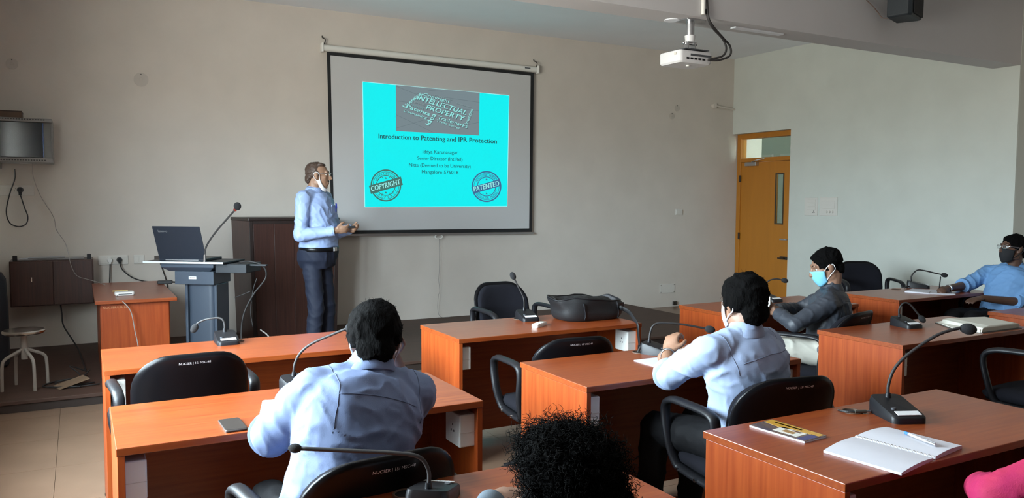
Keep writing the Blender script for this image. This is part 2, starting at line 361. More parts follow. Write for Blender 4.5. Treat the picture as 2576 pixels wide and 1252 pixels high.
def stamp(cx, cy, R, m, bandpts, text, tp, top, bottom):
    def ring(r0, r1):
        n = 72; g = G(); d = -.0058
        a = [S(cx+r0*math.cos(2*math.pi*k/n), cy+r0*1.05*math.sin(2*math.pi*k/n), d) for k in range(n)]; b = [S(cx+r1*math.cos(2*math.pi*k/n), cy+r1*1.05*math.sin(2*math.pi*k/n), d) for k in range(n)]
        g.add(a+b, [(k,(k+1)%n,n+(k+1)%n,n+k) for k in range(n)])
        me = bpy.data.meshes.new('stamp_ring'); me.from_pydata(g.v,[],g.f); me.update(); link('stamp_ring', me, m, slide)
    ring(R*.91, R); ring(R*.83, R*.86); ring(R*.59, R*.64)
    flat('stamp_band', bandpts, m, -.0066); word(text, *tp, m_light, .016, dy=-.0074)
    def arc(txt, a0, a1, flip):
        n = len(txt); rr = R*.735; hh = R*.15
        for k, ch in enumerate(txt):
            if ch == ' ': continue
            a = math.radians(a0+(a1-a0)*(k+.5)/n); gv = text_geo(ch, 1.0, 0)[0]; wd = (max(v[0] for v in gv)-min(v[0] for v in gv))*hh/.69/2*min(1, abs(math.radians(a1-a0))*rr/n/(hh*.92))
            c = np.array([cx+rr*math.cos(a), cy+rr*1.05*math.sin(a)]); out = np.array([math.cos(a), math.sin(a)]); tg = np.array([-out[1], out[0]])
            if flip: tg = -tg; hv = -out
            else: hv = out
            word(ch, c-tg*wd-hv*hh/2, c+tg*wd-hv*hh/2, hv*hh, m, .006, dy=-.0064)
    arc(top, -160, -25, False); arc(bottom, 150, 20, True)
    for sy in (-1, 1):
        for k in (-1, 0, 1):
            r = 12 if k == 0 else 7; c = (cx-12*sy*0+k*32, cy+sy*R*.47+(0 if k == 0 else -sy*6)*-1)
            pts = [(c[0]+(r if i%2 == 0 else r*.42)*math.sin(math.pi*i/5), c[1]-(r if i%2 == 0 else r*.42)*math.cos(math.pi*i/5)) for i in range(10)]
            flat('stamp_star', pts, m, -.0064)
stamp(321, 987, 138, m_olive, [(168,990),(456,908),(474,983),(186,1064)], 'COPYRIGHT', ((190,1040),(452,975),(-6,-44)), 'INTELLECTUAL', 'PROPERTY')
stamp(1225, 998, 133, m_blue, [(1088,1004),(1338,934),(1358,992),(1108,1062)], 'PATENTED', ((1112,1044),(1338,990),(-4,-44)), 'INTELLECTUAL PROPERTY', 'INTELLECTUAL PROPERTY')
# ------------------------------------------------------------------ fittings on the walls
def disc(x, z, r, label):
    t = thing('round_cover_plate', label, 'cover plate', (x, YW, z))
    obj('plate', G().cyl((0,0,0),(0,-.006,0),r,n=40), mat('cover_plate', (.535,.49,.44), .7), t, smooth='auto')
    obj('screw', G().cyl((0,-.006,r*.75),(0,-.009,r*.75),.006,n=10), mat('dark_steel', (.12,.11,.1), .35, metal=1), t)
    obj('center_ring', G().tube([(r*.28*math.cos(k*math.pi/10), -.006, r*.28*math.sin(k*math.pi/10)) for k in range(20)], .002, 6, close=True), mat('cover_plate', (.535,.49,.44), .7), t)
disc(-1.262, 2.708, .068, 'round white cover plate high on the front wall above the laptop')
disc(-2.357, 2.772, .05, 'round white cover plate high in the upper left corner of the front wall')
disc(5.56, 2.714, .045, 'lower of the two round cover plates right of the projection screen')
disc(5.651, 2.831, .045, 'upper of the two round cover plates right of the projection screen')
def plate(name, label, c, wd, ht, axis='y', modules=0, holes=False):
    t = thing(name, label, 'wall plate', c)
    def put(a0,a1,z0,z1,d0,d1): return G().box(a0,a1,-d1,-d0,z0,z1) if axis == 'y' else G().box(-d1,-d0,a0,a1,z0,z1)
    obj('plate', put(-wd/2,wd/2,-ht/2,ht/2,0,.01), SWITCHW, t, bevel=.004)
    for k in range(modules):
        a = -wd/2+wd*(k+.12)/modules; b = -wd/2+wd*(k+.88)/modules
        obj('rocker', put(a,b,-ht*.34,ht*.34,.01,.013), SWITCHW, t, bevel=.002)
    if holes:
        for (a, z) in ((0,.018),(-.012,-.006),(.012,-.006)): obj('socket_hole', put(a-.003,a+.003,z-.004,z+.004,.0125,.0145), mat('socket_dark', (.04,.04,.04), .6), t)
    return t
plate('switch_plate', 'small white switch plate on the front wall below the screen level, beside the door', (5.723, YW, 1.358), .13, .085, modules=2)
bp_ = plate('blank_plate', 'wide blank cover plate low on the front wall beside the door', (5.529, YW, .265), .27, .13)
for sx in (-1,1):
    for sz in (-1,1): obj('screw', G().cyl((sx*.12,-.01,sz*.05),(sx*.12,-.013,sz*.05),.005,n=8), mat('dark_steel', (.12,.11,.1), .35, metal=1), bp_)
sp1 = plate('switch_board', 'left of two square white switch boards on the right wall', (XR, 2.787, 1.452), .215, .235, 'x')
sp2 = plate('switch_board', 'right of two square white switch boards on the right wall', (XR, 2.508, 1.456), .28, .24, 'x')
for k, z in enumerate((.075,.025,-.025)): obj('switch_row', G().box(-.016,-.010,-.075,.055,z-.02,z+.02), SWITCHW, sp1, bevel=.003)
for a, z in ((-.05,-.06),(-.06,-.078),(-.04,-.078)): obj('socket_hole', G().box(-.0125,-.0095,a-.005,a+.005,z-.005,z+.005), mat('socket_dark', (.04,.04,.04), .6), sp1)
obj('switch_row', G().box(-.016,-.010,-.1,.1,-.03,.075), SWITCHW, sp2, bevel=.003)
for k in range(3): obj('regulator_knob', G().cyl((-.008,-.07+.045*k,-.07),(-.028,-.07+.045*k,-.07),.016,n=16), SWITCHW, sp2, smooth='auto')
pst = thing('pipe_stub', 'short white pipe stub sticking out of the front wall near the door corner', 'pipe', (6.36, YW, 2.9))
obj('pipe', G().cyl((0,-.03,0),(.37,-.03,-.03),.014,n=12), WALL, pst, smooth='auto'); obj('flange', G().cyl((-.03,-.0,0),(-.03,-.05,0),.035,n=16), WALL, pst, smooth='auto')
fixt = thing('floor_latch', 'small dark door stop near the foot of the front wall', 'door stop', (5.66, YW, .02)); obj('bracket', G().box(-.03,.03,-.035,-.002,.0,.055).box(-.012,.012,-.05,-.035,.01,.045), mat('dark_steel', (.12,.11,.1), .35, metal=1), fixt, bevel=.005)
# network rack, box on it, wall sockets and cables at far left
rk = thing('wall_rack', 'grey wall-mounted network cabinet with dark glass door at the far left', 'rack', (-2.30, YW, 2.04))
RK = mat('rack_grey', (.25,.24,.23), .5); wx, dy_, hz = .262, .42, .2
g = G(); g.box(-wx-.06,wx,-dy_,-.002,hz-.035,hz).box(-wx-.06,wx,-dy_,-.002,-hz,-hz+.045).box(wx-.012,wx,-dy_+.02,-.002,-hz+.045,hz-.035).box(-wx-.06,-wx-.048,-dy_+.02,-.002,-hz+.045,hz-.035)
obj('cabinet_shell', g, RK, rk, bevel=.006)
obj('glass_door', G().box(-wx-.04,wx-.075,-dy_+.012,-dy_+.02,-hz+.05,hz-.04), mat('rack_glass', (.006,.008,.014), .12), rk)
obj('door_frame', G().box(wx-.078,wx-.07,-dy_+.006,-dy_+.02,-hz+.05,hz-.04), mat('rack_blue', (.01,.05,.2), .3), rk)
obj('side_post', G().box(wx-.07,wx-.012,-dy_+.03,-dy_+.05,-hz+.045,hz-.035), mat('rack_post', (.19,.19,.18), .5), rk)
for zz in (hz-.012, -hz+.022):
    for k in range(24): obj('vent_slot', G().box(-wx-.03+k*.021,-wx-.018+k*.021,-dy_-.001,-dy_+.003,zz-.005,zz+.005), mat('socket_dark', (.04,.04,.04), .6), rk)
obj('lower_tray', G().box(-wx-.06,-wx+.10,-dy_+.05,-.05,-hz-.05,-hz), RK, rk, bevel=.005)
bx_ = thing('cardboard_box', 'flat brown box lying on top of the grey network cabinet', 'box', (-2.36, YW-.26, 2.241))
obj('carton', G().box(-.2,.085,-.12,.12,0,.055), mat('brown_card', (.12,.075,.05), .8, var=.1), bx_, bevel=.004); obj('lid_edge', G().box(-.2,.087,-.122,.122,.052,.062), mat('card_edge', (.06,.04,.03), .8), bx_)
s1 = plate('socket_plate', 'white socket plate on the wall under the network cabinet', (-2.36, YW, 1.59), .30, .10, modules=0, holes=True)
pl = thing('power_plug', 'black power plug with looping cable under the network cabinet', 'plug', (-2.325, YW-.012, 1.595))
obj('plug_body', G().cyl((0,0,0),(0,-.05,0),.028,.02,n=16).box(-.012,.012,-.04,-.012,-.05,0), BLACKP, pl, smooth='auto')
obj('plug_cable', G().tube(spline([(0,-.03,-.04),(.03,-.03,-.16),(.055,-.03,-.25),(.04,-.03,-.32),(-.02,-.03,-.345),(-.09,-.03,-.31),(-.115,-.03,-.2),(-.08,-.04,-.03),(-.035,-.1,.1),(-.03,-.15,.19)],6), .006, 6), CABLE, pl)
cb = thing('thin_cable', 'thin grey cable hanging from the network cabinet down to the orange table', 'cable', (-2.21, YW-.2, 1.84))
obj('wire', G().tube(spline([(0,0,0),(0,.05,-.12),(.05,.15,-.3),(.15,.17,-.5),(.17,.17,-.62),(.24,.17,-.75),(.27,.03,-.86),(.28,-.16,-.905),(.30,-.175,-.98),(.34,-.18,-1.05),(.42,-.22,-1.08),(.50,-.32,-1.10),(.56,-.5,-1.112)],6), .003, 6), CABLEW, cb)
# dark brown cupboard under it
cu = thing('wall_cupboard', 'dark brown wall cupboard low on the front wall at far left', 'cupboard', (-2.07, YW, .52))
obj('carcass', G().box(-.345,.335,-.33,-.002,0,.42), DARKWOOD, cu, bevel=.004)
obj('door_panel', G().box(-.335,-.003,-.345,-.331,.01,.41), DARKWOOD, cu, bevel=.003); obj('door_panel', G().box(.003,.325,-.345,-.331,.01,.41), DARKWOOD, cu, bevel=.003)
obj('lock', G().box(-.175,-.168,-.352,-.345,.23,.27), CHROME, cu)
for sx in (-.30,.30): obj('bracket', G().box(sx-.018,sx+.018,-.31,-.26,.42,.47), BLACKP, cu, bevel=.004)
lid = tag(obj('plastic_cover', G().box(-.28,.26,-.13,.1,.0,.012).box(-.2,.1,-.1,.08,.012,.022), mat('dusty_cover', (.2,.19,.19), .5), None, bevel=.004, loc=(-2.07, YW-.16, .941)), 'flat dusty grey tray lying on the dark wall cupboard', 'tray')
bl = thing('black_bag', 'black object leaning at the very left edge beside the dark cupboard', 'bag', (-2.50, 3.42, .087))
obj('bag_body', G().rings([[(x*s_, y*s_, z) for x,y in rrect(.2,.26,.06)] for z,s_ in ((0,.8),(.02,1),(.5,1),(.74,.9),(.80,.6))]), mat('bag_black', (.012,.014,.02), .8), bl, smooth='auto')
obj('bag_handle', G().tube(spline([(.0,-.06,.78),(.0,-.05,.86),(.0,.05,.86),(.0,.06,.78)],5), .012, 8), mat('bag_black', (.012,.014,.02), .8), bl, smooth='auto')
# sockets above the orange table
s2 = plate('socket_plate', 'long white socket plate with two plugs above the orange side table', (-1.555, YW, .905), .27, .095, modules=3)
s3 = plate('socket_plate', 'small white switch plate above the orange side table, right of the socket plate', (-1.32, YW, .905), .10, .09, modules=2)
for (x, wht, lbl, path) in ((-1.585, True, 'white plug with a cable dropping straight down behind the orange table', [(0,-.04,-.03),(-.004,-.04,-.12),(-.012,-.05,-.3),(-.01,-.06,-.5)]), (-1.50, False, 'black plug with a power lead running over the orange table', [(0,-.05,-.02),(.02,-.08,-.09),(.09,-.2,-.155),(.17,-.32,-.185),(.26,-.45,-.192),(.36,-.56,-.190)])):
    t = thing('power_plug', lbl, 'plug', (x, YW-.012, .905))
    obj('plug_body', G().cyl((0,0,0),(0,-.05,0),.027,.02,n=16).box(-.01,.01,-.048,-.02,-.035,0), WHITEP if wht else BLACKP, t, smooth='auto')
    obj('plug_cable', G().tube(spline(path,6), .006, 6), CABLE, t)
ck = tag(obj('junction_box', G().box(-.05,.05,-.045,0,-.03,.03), mat('junction_brown', (.09,.07,.06), .6), None, bevel=.006, loc=(-1.13, YW, .905)), 'small brown junction box on the wall behind the laptop', 'junction box')
tag(obj('wall_wire', G().tube(spline([(0,-.02,0),(.03,-.02,-.1),(.06,-.03,-.22),(.075,-.04,-.4)],5), .006, 6), CABLE, None, loc=(-1.13, YW, .875)), 'short black wire dropping from the junction box behind the laptop', 'cable')
# orange side table
tb = thing('side_table', 'orange laminate side table against the front wall beside the lectern stand', 'table', (-1.46, 3.1, DZT))
TH = .72-DZT
obj('table_top', G().box(-.295,.30,-.72,.74,TH-.028,TH), WOODX, tb, bevel=.003)
obj('front_panel', G().box(-.25,.24,-.67,-.65,.0,TH-.028), WOODZ, tb)
for s_ in (-1,1): obj('side_panel', G().box(-.005+s_*.245-.009,-.005+s_*.245+.009,-.65,.68,.0,TH-.028), WOODZ, tb)
vs, fs = text_geo('NUCSER/LIB-12', .026)
g = G().add([(-.24+v[0], -.6705, TH-.07+v[1]) for v in vs], fs); me = bpy.data.meshes.new('inventory_text'); me.from_pydata(g.v,[],g.f); link('inventory_text', me, mat('faded_white', (.55,.28,.14), .7), tb)
rt_ = thing('network_router', 'white slim network box lying on the orange side table', 'router', (-1.53, 2.72, .722), .05)
obj('router_case', G().rings([[(x,y,z) for x,y in rrect(.15*s_,.11*s_,.03)] for z,s_ in ((0,.95),(.008,1),(.02,1),(.028,.94))]), WHITEP, rt_, smooth='auto'); obj('router_led', G().box(-.05,.05,-.0565,-.054,.01,.016), GREYP, rt_)
tag(obj('network_cable', G().tube(spline([(0,0,0),(-.04,-.16,-.01),(.0,-.36,-.02),(.055,-.40,-.1),(.08,-.40,-.25),(.10,-.42,-.38),(.09,-.43,-.45),(.14,-.45,-.56),(.17,-.5,-.63)],6), .004, 6), CABLEW, None, loc=(-1.56,2.74,.728)), 'thin white cable hanging over the front edge of the orange side table', 'cable')
tag(obj('pencil', G().cyl((-.06,0,0),(.06,.0,0),.005,n=6), mat('pencil_yellow', (.6,.45,.15), .5), None, loc=(-1.55,3.02,.7255)), 'short yellow pencil behind the white network box on the side table', 'pencil')
ad = thing('power_adapter', 'black laptop power adapter brick at the right of the orange side table', 'adapter', (-1.15, 3.5, .722), -.15)
obj('brick', G().box(-.065,.065,-.03,.03,0,.03), BLACKP, ad, bevel=.006); obj('lead', G().tube(spline([(.06,0,.015),(.1,-.01,.012),(.14,-.02,.012)],5), .008, 6), BLACKP, ad)
# ------------------------------------------------------------------ lectern stand with laptop
POD = mat('podium_bluegrey', (.05,.066,.092), .42, bump=.05, bscale=300); PODD = mat('podium_dark', (.02,.024,.03), .5)
pd = thing('lectern_stand', 'dark blue-grey digital lectern stand carrying the laptop', 'lectern', (-1.098, 2.475, DZT), -.61)
obj('top_board', G().box(-.35,.35,-.005,.40,.900,.914), PODD, pd, bevel=.004)
obj('board_edge', G().box(-.35,.35,-.010,-.005,.899,.915), mat('podium_edge', (.6,.64,.68), .35), pd, bevel=.002)
g = G(); g.rings([[(.02+x,.2+y,z) for x,y in ((-.23*s_,-.18*s_),(.23*s_,-.18*s_),(.23*s_,.18*s_),(-.23*s_,.18*s_))] for z,s_ in ((.83,.78),(.865,1),(.9,1))]); obj('tray_housing', g, POD, pd, bevel=.004)
obj('control_box', G().box(-.105,.235,.05,.36,.72,.83), POD, pd, bevel=.004)
obj('name_plate', G().box(.02,.085,.047,.05,.765,.787), LABELW, pd); obj('name_plate_mark', G().box(.03,.036,.0463,.047,.771,.781).box(.042,.078,.0463,.047,.773,.779), POD, pd)
obj('side_tray', G().box(.25,.52,.05,.34,.82,.895), PODD, pd, bevel=.006); obj('side_arm', G().box(.5,.66,.12,.16,.878,.890), PODD, pd)
g = G(); g.rings([[(.10+x, .2+y, z) for x,y in rrect(.24,.22,.05)] for z in (.03,.72)]); col_ = obj('column', g, POD, pd, smooth='auto')
for s_ in (-1,1): obj('column_rib', G().box(.10+s_*.128-.012,.10+s_*.128+.012,.09,.31,.03,.72), POD, pd, bevel=.006)
obj('base_plate', G().box(-.06,.28,-.0,.40,0,.03), PODD, pd, bevel=.008)
lp = thing('laptop', 'open black laptop standing on the lectern stand with its lid to the room', 'laptop', (-1.098, 2.475, DZT+.915), -.61)
LAP = mat('laptop_lid', (.018,.022,.032), .35)
obj('laptop_base', G().box(-.25,.165,.07,.35,0.0,.022), LAP, lp, bevel=.005)
obj('hinge_strip', G().box(-.19,.10,.062,.072,.004,.012), STEEL, lp)
a = math.radians(14); g = G(); ux, uz = V((-.07,-math.sin(a),math.cos(a))), None
c0 = [V((-.25,.07,.014)), V((.165,.07,.014))]; h = .285
ld_ = obj('laptop_lid', G().prism([c0[0], c0[1], c0[1]+ux*h, c0[0]+ux*h], (0,.009,.002)), LAP, lp, bevel=.004)
vs, fs = text_geo('lenovo', .030, 0); e1 = V((1,0,0)); b0 = c0[0]+ux*(h-.05)+V((.045,-.0015,0))
me = bpy.data.meshes.new('lid_lettering'); me.from_pydata([tuple(b0+e1*v[0]+ux*v[1]) for v in vs], [], fs); link('lid_lettering', me, mat('logo_grey', (.22,.22,.22), .4), ld_)
obj('laptop_screen', G().prism([p+V((0,.0125,.002)) for p in (c0[0]+ux*.02+V((.012,0,0)), c0[1]+ux*.02-V((.012,0,0)), c0[1]+ux*(h-.012)-V((.012,0,0)), c0[0]+ux*(h-.012)+V((.012,0,0)))], (0,.001,0)), emit('laptop_screen_glow', (.1,.5,.55), .6), lp)
mc = thing('gooseneck_microphone', 'gooseneck microphone with red ring rising beside the laptop', 'microphone', (-1.098, 2.475, DZT+.914), -.61)
pts = spline([(.175,.02,0),(.178,.02,.07),(.20,.02,.14),(.27,.02,.24),(.37,.02,.35),(.45,.02,.435)], 6)
obj('gooseneck', G().tube(pts, .0075, 8), CABLE, mc, smooth='auto'); obj('collar', G().cyl((.175,.02,0),(.176,.02,.06),.011,.008), CHROME, mc, smooth='auto')
obj('mic_head', G().ell((.468,.02,.462),(.03,.03,.034)), FOAM, mc, smooth=True); obj('light_ring', G().cyl((.444,.02,.428),(.452,.02,.438),.014), emit('mic_red', (.7,.05,.02), .5), mc, smooth='auto')
for nm, pth, rr, lb in (('podium_cable', [(-.67,2.36,.99),(-.6,2.30,1.0),(-.5,2.25,.96),(-.48,2.25,.86),(-.58,2.27,.72),(-.66,2.28,.55),(-.68,2.28,.35),(-.66,2.25,.11)], .008, 'thick black cable looping from the lectern stand down to the platform'),
                        ('podium_cable', [(-.55,2.26,.86),(-.58,2.28,.75),(-.60,2.28,.58),(-.585,2.28,.45)], .005, 'short black cable end dangling right of the lectern stand'),
                        ('podium_cable', [(-.72,2.32,.70),(-.66,2.32,.72),(-.60,2.28,.75)], .005, 'short black cable crossing behind the lectern stand column'),
                        ('floor_cable', [(-.50,2.4,.40),(-.45,2.3,.35),(-.38,2.2,.20),(-.36,2.15,.10)], .006, 'grey cable leaning against the tall brown cabinet')):
    o = V(pth[0]); tag(obj(nm, G().tube(spline([V(p)-o for p in pth],6), rr, 6), CABLE if 'grey' not in lb else CABLEW, None, smooth=True, loc=o), lb, 'cable')
# tall wooden lectern cabinet
lc = thing('tall_cabinet', 'tall dark walnut speaker cabinet standing at the front wall behind the standing man', 'cabinet', (.08, 3.9, DZT))
def plan(s_, n0=0): return [(-.44*s_,-.28),(.475*s_,-.28),(.50*s_,.26),(-.52*s_,.26)]
hh = 1.33-DZT
obj('carcass', G().rings([[(x,y,z) for x,y in plan(s_)] for z,s_ in ((0,.93),(hh-.03,1))]), DARKWOOD, lc, bevel=.004)
obj('top_panel', G().rings([[(x*1.015,y*1.02,z) for x,y in plan(1)] for z in (hh-.03,hh)]), DARKTRIM, lc, bevel=.006)
for (xa, xb) in ((-.44,-.405),(.43,.475)): obj('corner_trim', G().rings([[(xa*s_,-.292,z),(xb*s_,-.292,z),(xb*s_,-.279,z),(xa*s_,-.279,z)] for z,s_ in ((.0,.93),(hh-.03,1))]), DARKTRIM, lc, bevel=.003)
for k in range(4):
    xa, xb = -.40+k*.205, -.40+(k+1)*.205-.004
    obj('front_board', G().rings([[(xa*s_,-.286,z),(xb*s_,-.286,z),(xb*s_,-.279,z),(xa*s_,-.279,z)] for z,s_ in ((.02,.93),(hh-.06,1))]), DARKWOOD, lc, bevel=.002)
obj('top_rail', G().box(-.405,.43,-.29,-.279,hh-.06,hh-.03), DARKTRIM, lc)
# stool
st = thing('stool', 'round steel stool with bent grey legs at the far left of the platform', 'stool', (-2.235, 2.40, DZT))
obj('seat', G().lathe((0,0,0), [(.02,.415),(.13,.415),(.142,.425),(.144,.437),(.135,.445),(.02,.447)]), mat('worn_chrome', (.5,.47,.44), .22, metal=1), st, smooth='auto')
STG = mat('stool_leg_grey', (.30,.27,.24), .5)
obj('post', G().cyl((0,0,.22),(0,0,.415),.022), STG, st, smooth='auto')
for k in range(4):
    a = math.radians(25+90*k); d = V((math.cos(a), math.sin(a), 0)); up_ = V((0,0,1))
    obj('leg', G().tube(spline([d*.01+up_*.30, d*.07+up_*.27, d*.135+up_*.235, d*.155+up_*.18, d*.16+up_*.0],5), .012, 8), STG, st, smooth='auto')
# cable tangle and carton flap on the platform
TL = ['tangled black cable nearest the orange table, on the platform', 'long tangled black cable looping toward the stool on the platform', 'tangled black cable rising over the cardboard flap on the platform']
for k, pth in enumerate(([(0,0,0),(-.1,-.15,.02),(-.22,-.2,.005),(-.12,-.35,.005),(.05,-.3,.005)], [(.02,-.02,.05),(-.05,-.1,.01),(-.2,-.12,.005),(-.3,-.28,.005),(-.1,-.4,.005),(.08,-.38,.005)], [(.0,.02,.03),(-.12,-.05,.1),(-.05,-.2,.04),(-.18,-.3,.006),(-.05,-.42,.006)])):
    tag(obj('tangled_cable', G().tube(spline(pth,7), .006, 6), CABLE, None, smooth=True, loc=(-1.82,2.62,DZT+.006)), TL[k], 'cable', 'tangled cables on the platform')
tag(obj('drop_cable', G().tube(spline([(0,0,0),(.01,-.02,-.1),(.02,-.05,-.2),(.09,-.12,-.33),(.14,-.3,-.40),(.17,-.8,-.418),(.19,-1.2,-.42)],6), .007, 6), CABLE, None, smooth=True, loc=(-2.02,YW-.2,.515)), 'black cable dropping from the dark cupboard to the platform', 'cable')
tag(obj('carton_flap', G().obox((0,0,.03),.22,.16,.006,(1,.3,.25)), mat('cardboard_tan', (.20,.13,.08), .85, var=.1), None, loc=(-1.93,2.3,DZT)), 'tan cardboard flap lying among the cables on the platform', 'cardboard')
# ------------------------------------------------------------------ projector on its mount, conduit, loudspeaker
pj = thing('ceiling_projector', 'white projector hanging from the ceiling beam on a steel mount', 'projector', (2.40, .30, 2.94))
PW = mat('projector_white', (.74,.74,.75), .4)
obj('mount_plate', G().box(-.09,.09,-.07,.07,-.012,0), STEEL, pj, bevel=.003)
obj('mount_pole', G().cyl((0,0,-.012),(0,0,-.13),.032,n=20), STEEL, pj, smooth='auto'); obj('mount_clamp', G().cyl((0,0,-.12),(0,0,-.17),.042,.036,n=20), PW, pj, smooth='auto')
obj('tilt_joint', G().cyl((-.055,0,-.18),(.055,0,-.18),.012).ell((-.06,0,-.18),.014).ell((.06,0,-.18),.014), CHROME, pj, smooth='auto')
obj('yoke', G().obox((-.035,0,-.205),.012,.05,.07,(1,0,.15)).obox((.035,0,-.205),.012,.05,.07,(1,0,-.15)), STEEL, pj)
obj('spider_plate', G().box(-.12,.12,-.09,.11,-.243,-.236), GREYP, pj)
pb = obj('projector_body', G().rings([[(x,.05+y,z) for x,y in rrect(.33*s_,.26*s_,.03)] for z,s_ in ((-.345,.93),(-.332,.99),(-.262,1),(-.25,.97))]), PW, pj, smooth='auto', ang=30)
obj('lens', G().cyl((-.08,.17,-.30),(-.08,.2,-.30),.035,n=24), BLACKG, pb, smooth='auto')
for k in range(5): obj('port', G().box(-.10+k*.04,-.075+k*.04,-.083,-.078,-.318,-.304), BLACKP, pb)
obj('port_panel', G().box(-.06,.15,-.084,-.080,-.29,-.275), GREYP, pb); obj('foot', G().cyl((.0,.02,-.345),(.0,.02,-.355),.015,n=12), WHITEP, pb)
obj('side_button', G().box(-.170,-.164,-.04,-.015,-.285,-.265), SWITCHW, pb)
for pth, lb in (([(.06,-.13,.06),(.08,-.14,-.02),(.13,-.14,-.08),(.23,-.14,-.15),(.27,-.14,-.22),(.24,-.13,-.28),(.13,-.09,-.31)], 'inner black cable curving from the beam conduit into the projector'), ([(.06,-.14,.15),(.075,-.145,.0),(.13,-.145,-.07),(.24,-.14,-.145),(.31,-.14,-.2),(.31,-.14,-.27),(.22,-.12,-.31),(.13,-.09,-.315)], 'outer black cable looping from the beam conduit into the projector')):
    tag(obj('projector_cable', G().tube(spline(pth,7), .008, 8), CABLE, None, smooth=True, loc=(2.37,.29,2.94)), lb, 'cable')
tag(obj('cable_conduit', G().cyl((0,0,0),(0,0,HC-2.955),.016,n=14), WHITEP, None, smooth='auto', loc=(2.40,.155,2.955)), 'white vertical conduit pipe on the beam above the projector', 'conduit')
tag(obj('round_beam_plate', G().cyl((0,0,0),(0,0,-.006),.062,n=36), CEIL, None, smooth='auto', loc=(2.27,.365,2.94)), 'thin round cover plate under the beam beside the projector mount', 'cover plate')
tag(obj('beam_light_strip', G().box(0,.55,-.03,.03,-.012,0), CEIL, None, bevel=.003, loc=(2.86,.31,2.94)), 'flat pale strip fixed under the beam right of the projector', 'strip')
ls = thing('loudspeaker', 'black loudspeaker box mounted high on the beam at the top right', 'loudspeaker', (4.58, .0, 3.33), .35)
g = G(); outl = [(-.15,.10),(.13,.10),(.155,-.08),(.14,-.11),(-.16,-.11),(-.185,-.08)]
obj('speaker_box', G().rings([[(x*s_,y*s_,z) for x,y in outl] for z,s_ in ((-.2,.92),(-.185,1),(.185,1),(.2,.92))]), mat('speaker_black', (.014,.02,.026), .6), ls, bevel=.006)
obj('grille', G().box(-.135,.135,-.125,-.110,-.18,.18), mat('grille_black', (.008,.008,.009), .8, bump=.5, bscale=500), ls, bevel=.01)
obj('wall_bracket', G().tube([(0,.1,0),(0,.17,.02)], .018), STEEL, ls)
tag(obj('speaker_wire', G().tube(spline([(0,0,0),(.06,-.02,-.05),(.12,-.03,-.10),(.14,-.06,-.15),(.17,-.1,-.16)],5), .004, 6), mat('wire_brown', (.15,.1,.08), .7), None, smooth=True, loc=(4.29,.165,3.30)), 'thin wire running from the beam into the loudspeaker', 'wire')
# ------------------------------------------------------------------ desks
DW, DD, DH = 1.285, .573, .75
XS = dict(A=-1.769, B=0.0, C=2.075, D=3.84); YF = {1: 0.0, 2: -1.27, 3: -2.549}
def make_desk():
    t = thing('conference_desk', 'x', 'desk'); W2, D2 = DW/2, DD/2
    obj('desk_top', G().box(-W2,W2,-D2,D2,DH-.026,DH), WOODX, t, bevel=.0025)
    for s_ in (-1,1): obj('side_panel', G().box(s_*(W2-.003)-(0 if s_ > 0 else 0)-(.022 if s_ > 0 else 0), s_*(W2-.003)+(.022 if s_ < 0 else 0), -D2+.002, D2-.012, .012, DH-.026), WOODZ, t, bevel=.0015)
    obj('modesty_panel', G().box(-W2+.025,W2-.025,D2-.11,D2-.092,.06,DH-.026), WOODX, t)
    for s_ in (-1,1):
        for y in (-D2+.05, D2-.06): obj('foot_glide', G().cyl((s_*(W2-.014),y,0),(s_*(W2-.014),y,.012),.014,n=10), BLACKP, t)
    obj('grommet', G().tube([(.02+.034*math.cos(k*math.pi/12), D2-.075+.034*math.sin(k*math.pi/12), DH+.001) for k in range(24)], .004, 6, close=True), mat('grommet_brown', (.10,.05,.03), .5), t)
    obj('grommet_hole', G().cyl((.02,D2-.075,DH-.001),(.02,D2-.075,DH+.0012),.031,n=24), mat('hole_black', (.004,.003,.003), .9), t)
    for s_ in (-1,1):
        xa, xb = (-W2+.019, -W2+.089) if s_ < 0 else (W2-.089, W2-.019)
        b = obj('socket_box', G().box(xa,xb,-D2+.03,-D2+.165,DH-.185,DH-.055), WHITEP, t, bevel=.005)
        xf = xb if s_ < 0 else xa
        for (dy,dz) in ((0,.02),(-.012,-.004),(.012,-.004)):
            obj('socket_hole', G().box(min(xf,xf-s_*.0012),max(xf,xf-s_*.0012),-D2+.095+dy-.003,-D2+.095+dy+.003,DH-.125+dz-.004,DH-.125+dz+.004), mat('socket_dark', (.04,.04,.04), .6), b)
        obj('box_seam', G().box(xa+.002,xb-.002,-D2+.0285,-D2+.031,DH-.128,DH-.126), SWITCHW, b)
    return t
DESKS = {('A',1): 'front desk nearest the lectern stand, with a gooseneck microphone and an empty chair', ('A',2): 'desk with a dark phone and a leaning man in pale blue shirt',
         ('A',3): 'desk at the bottom edge in front of the curly-haired woman', ('B',1): 'front desk carrying the black backpack and white remote',
         ('B',2): 'middle desk with a watch-wearing man resting his elbow', ('B',3): 'near right desk with open spiral notebook and magazine', ('C',1): 'front desk near the ochre door, beside the man in the dark shirt',
         ('C',2): 'desk with a thick open book and bright orange left side', ('D',1): 'far right desk where the man with a black mask sits', ('D',2): 'desk only partly in view at the right edge behind the open book'}
proto = make_desk(); first = True
for (c, r), lb in DESKS.items():
    d = proto if first else copy_tree(proto); first = False
    d.location = (XS[c]+DW/2, YF[r]-DD/2, 0); d['label'] = 'cherry laminate '+lb; d['group'] = 'conference desks in rows'
    if (c, r) in (('C',2),('D',1)):
        for b in [b for b in d.children if b.name.startswith('socket_box') and sum(v.co.x for v in b.data.vertices) > 0]:
            for cc in list(b.children): bpy.data.objects.remove(cc)
            bpy.data.objects.remove(b)
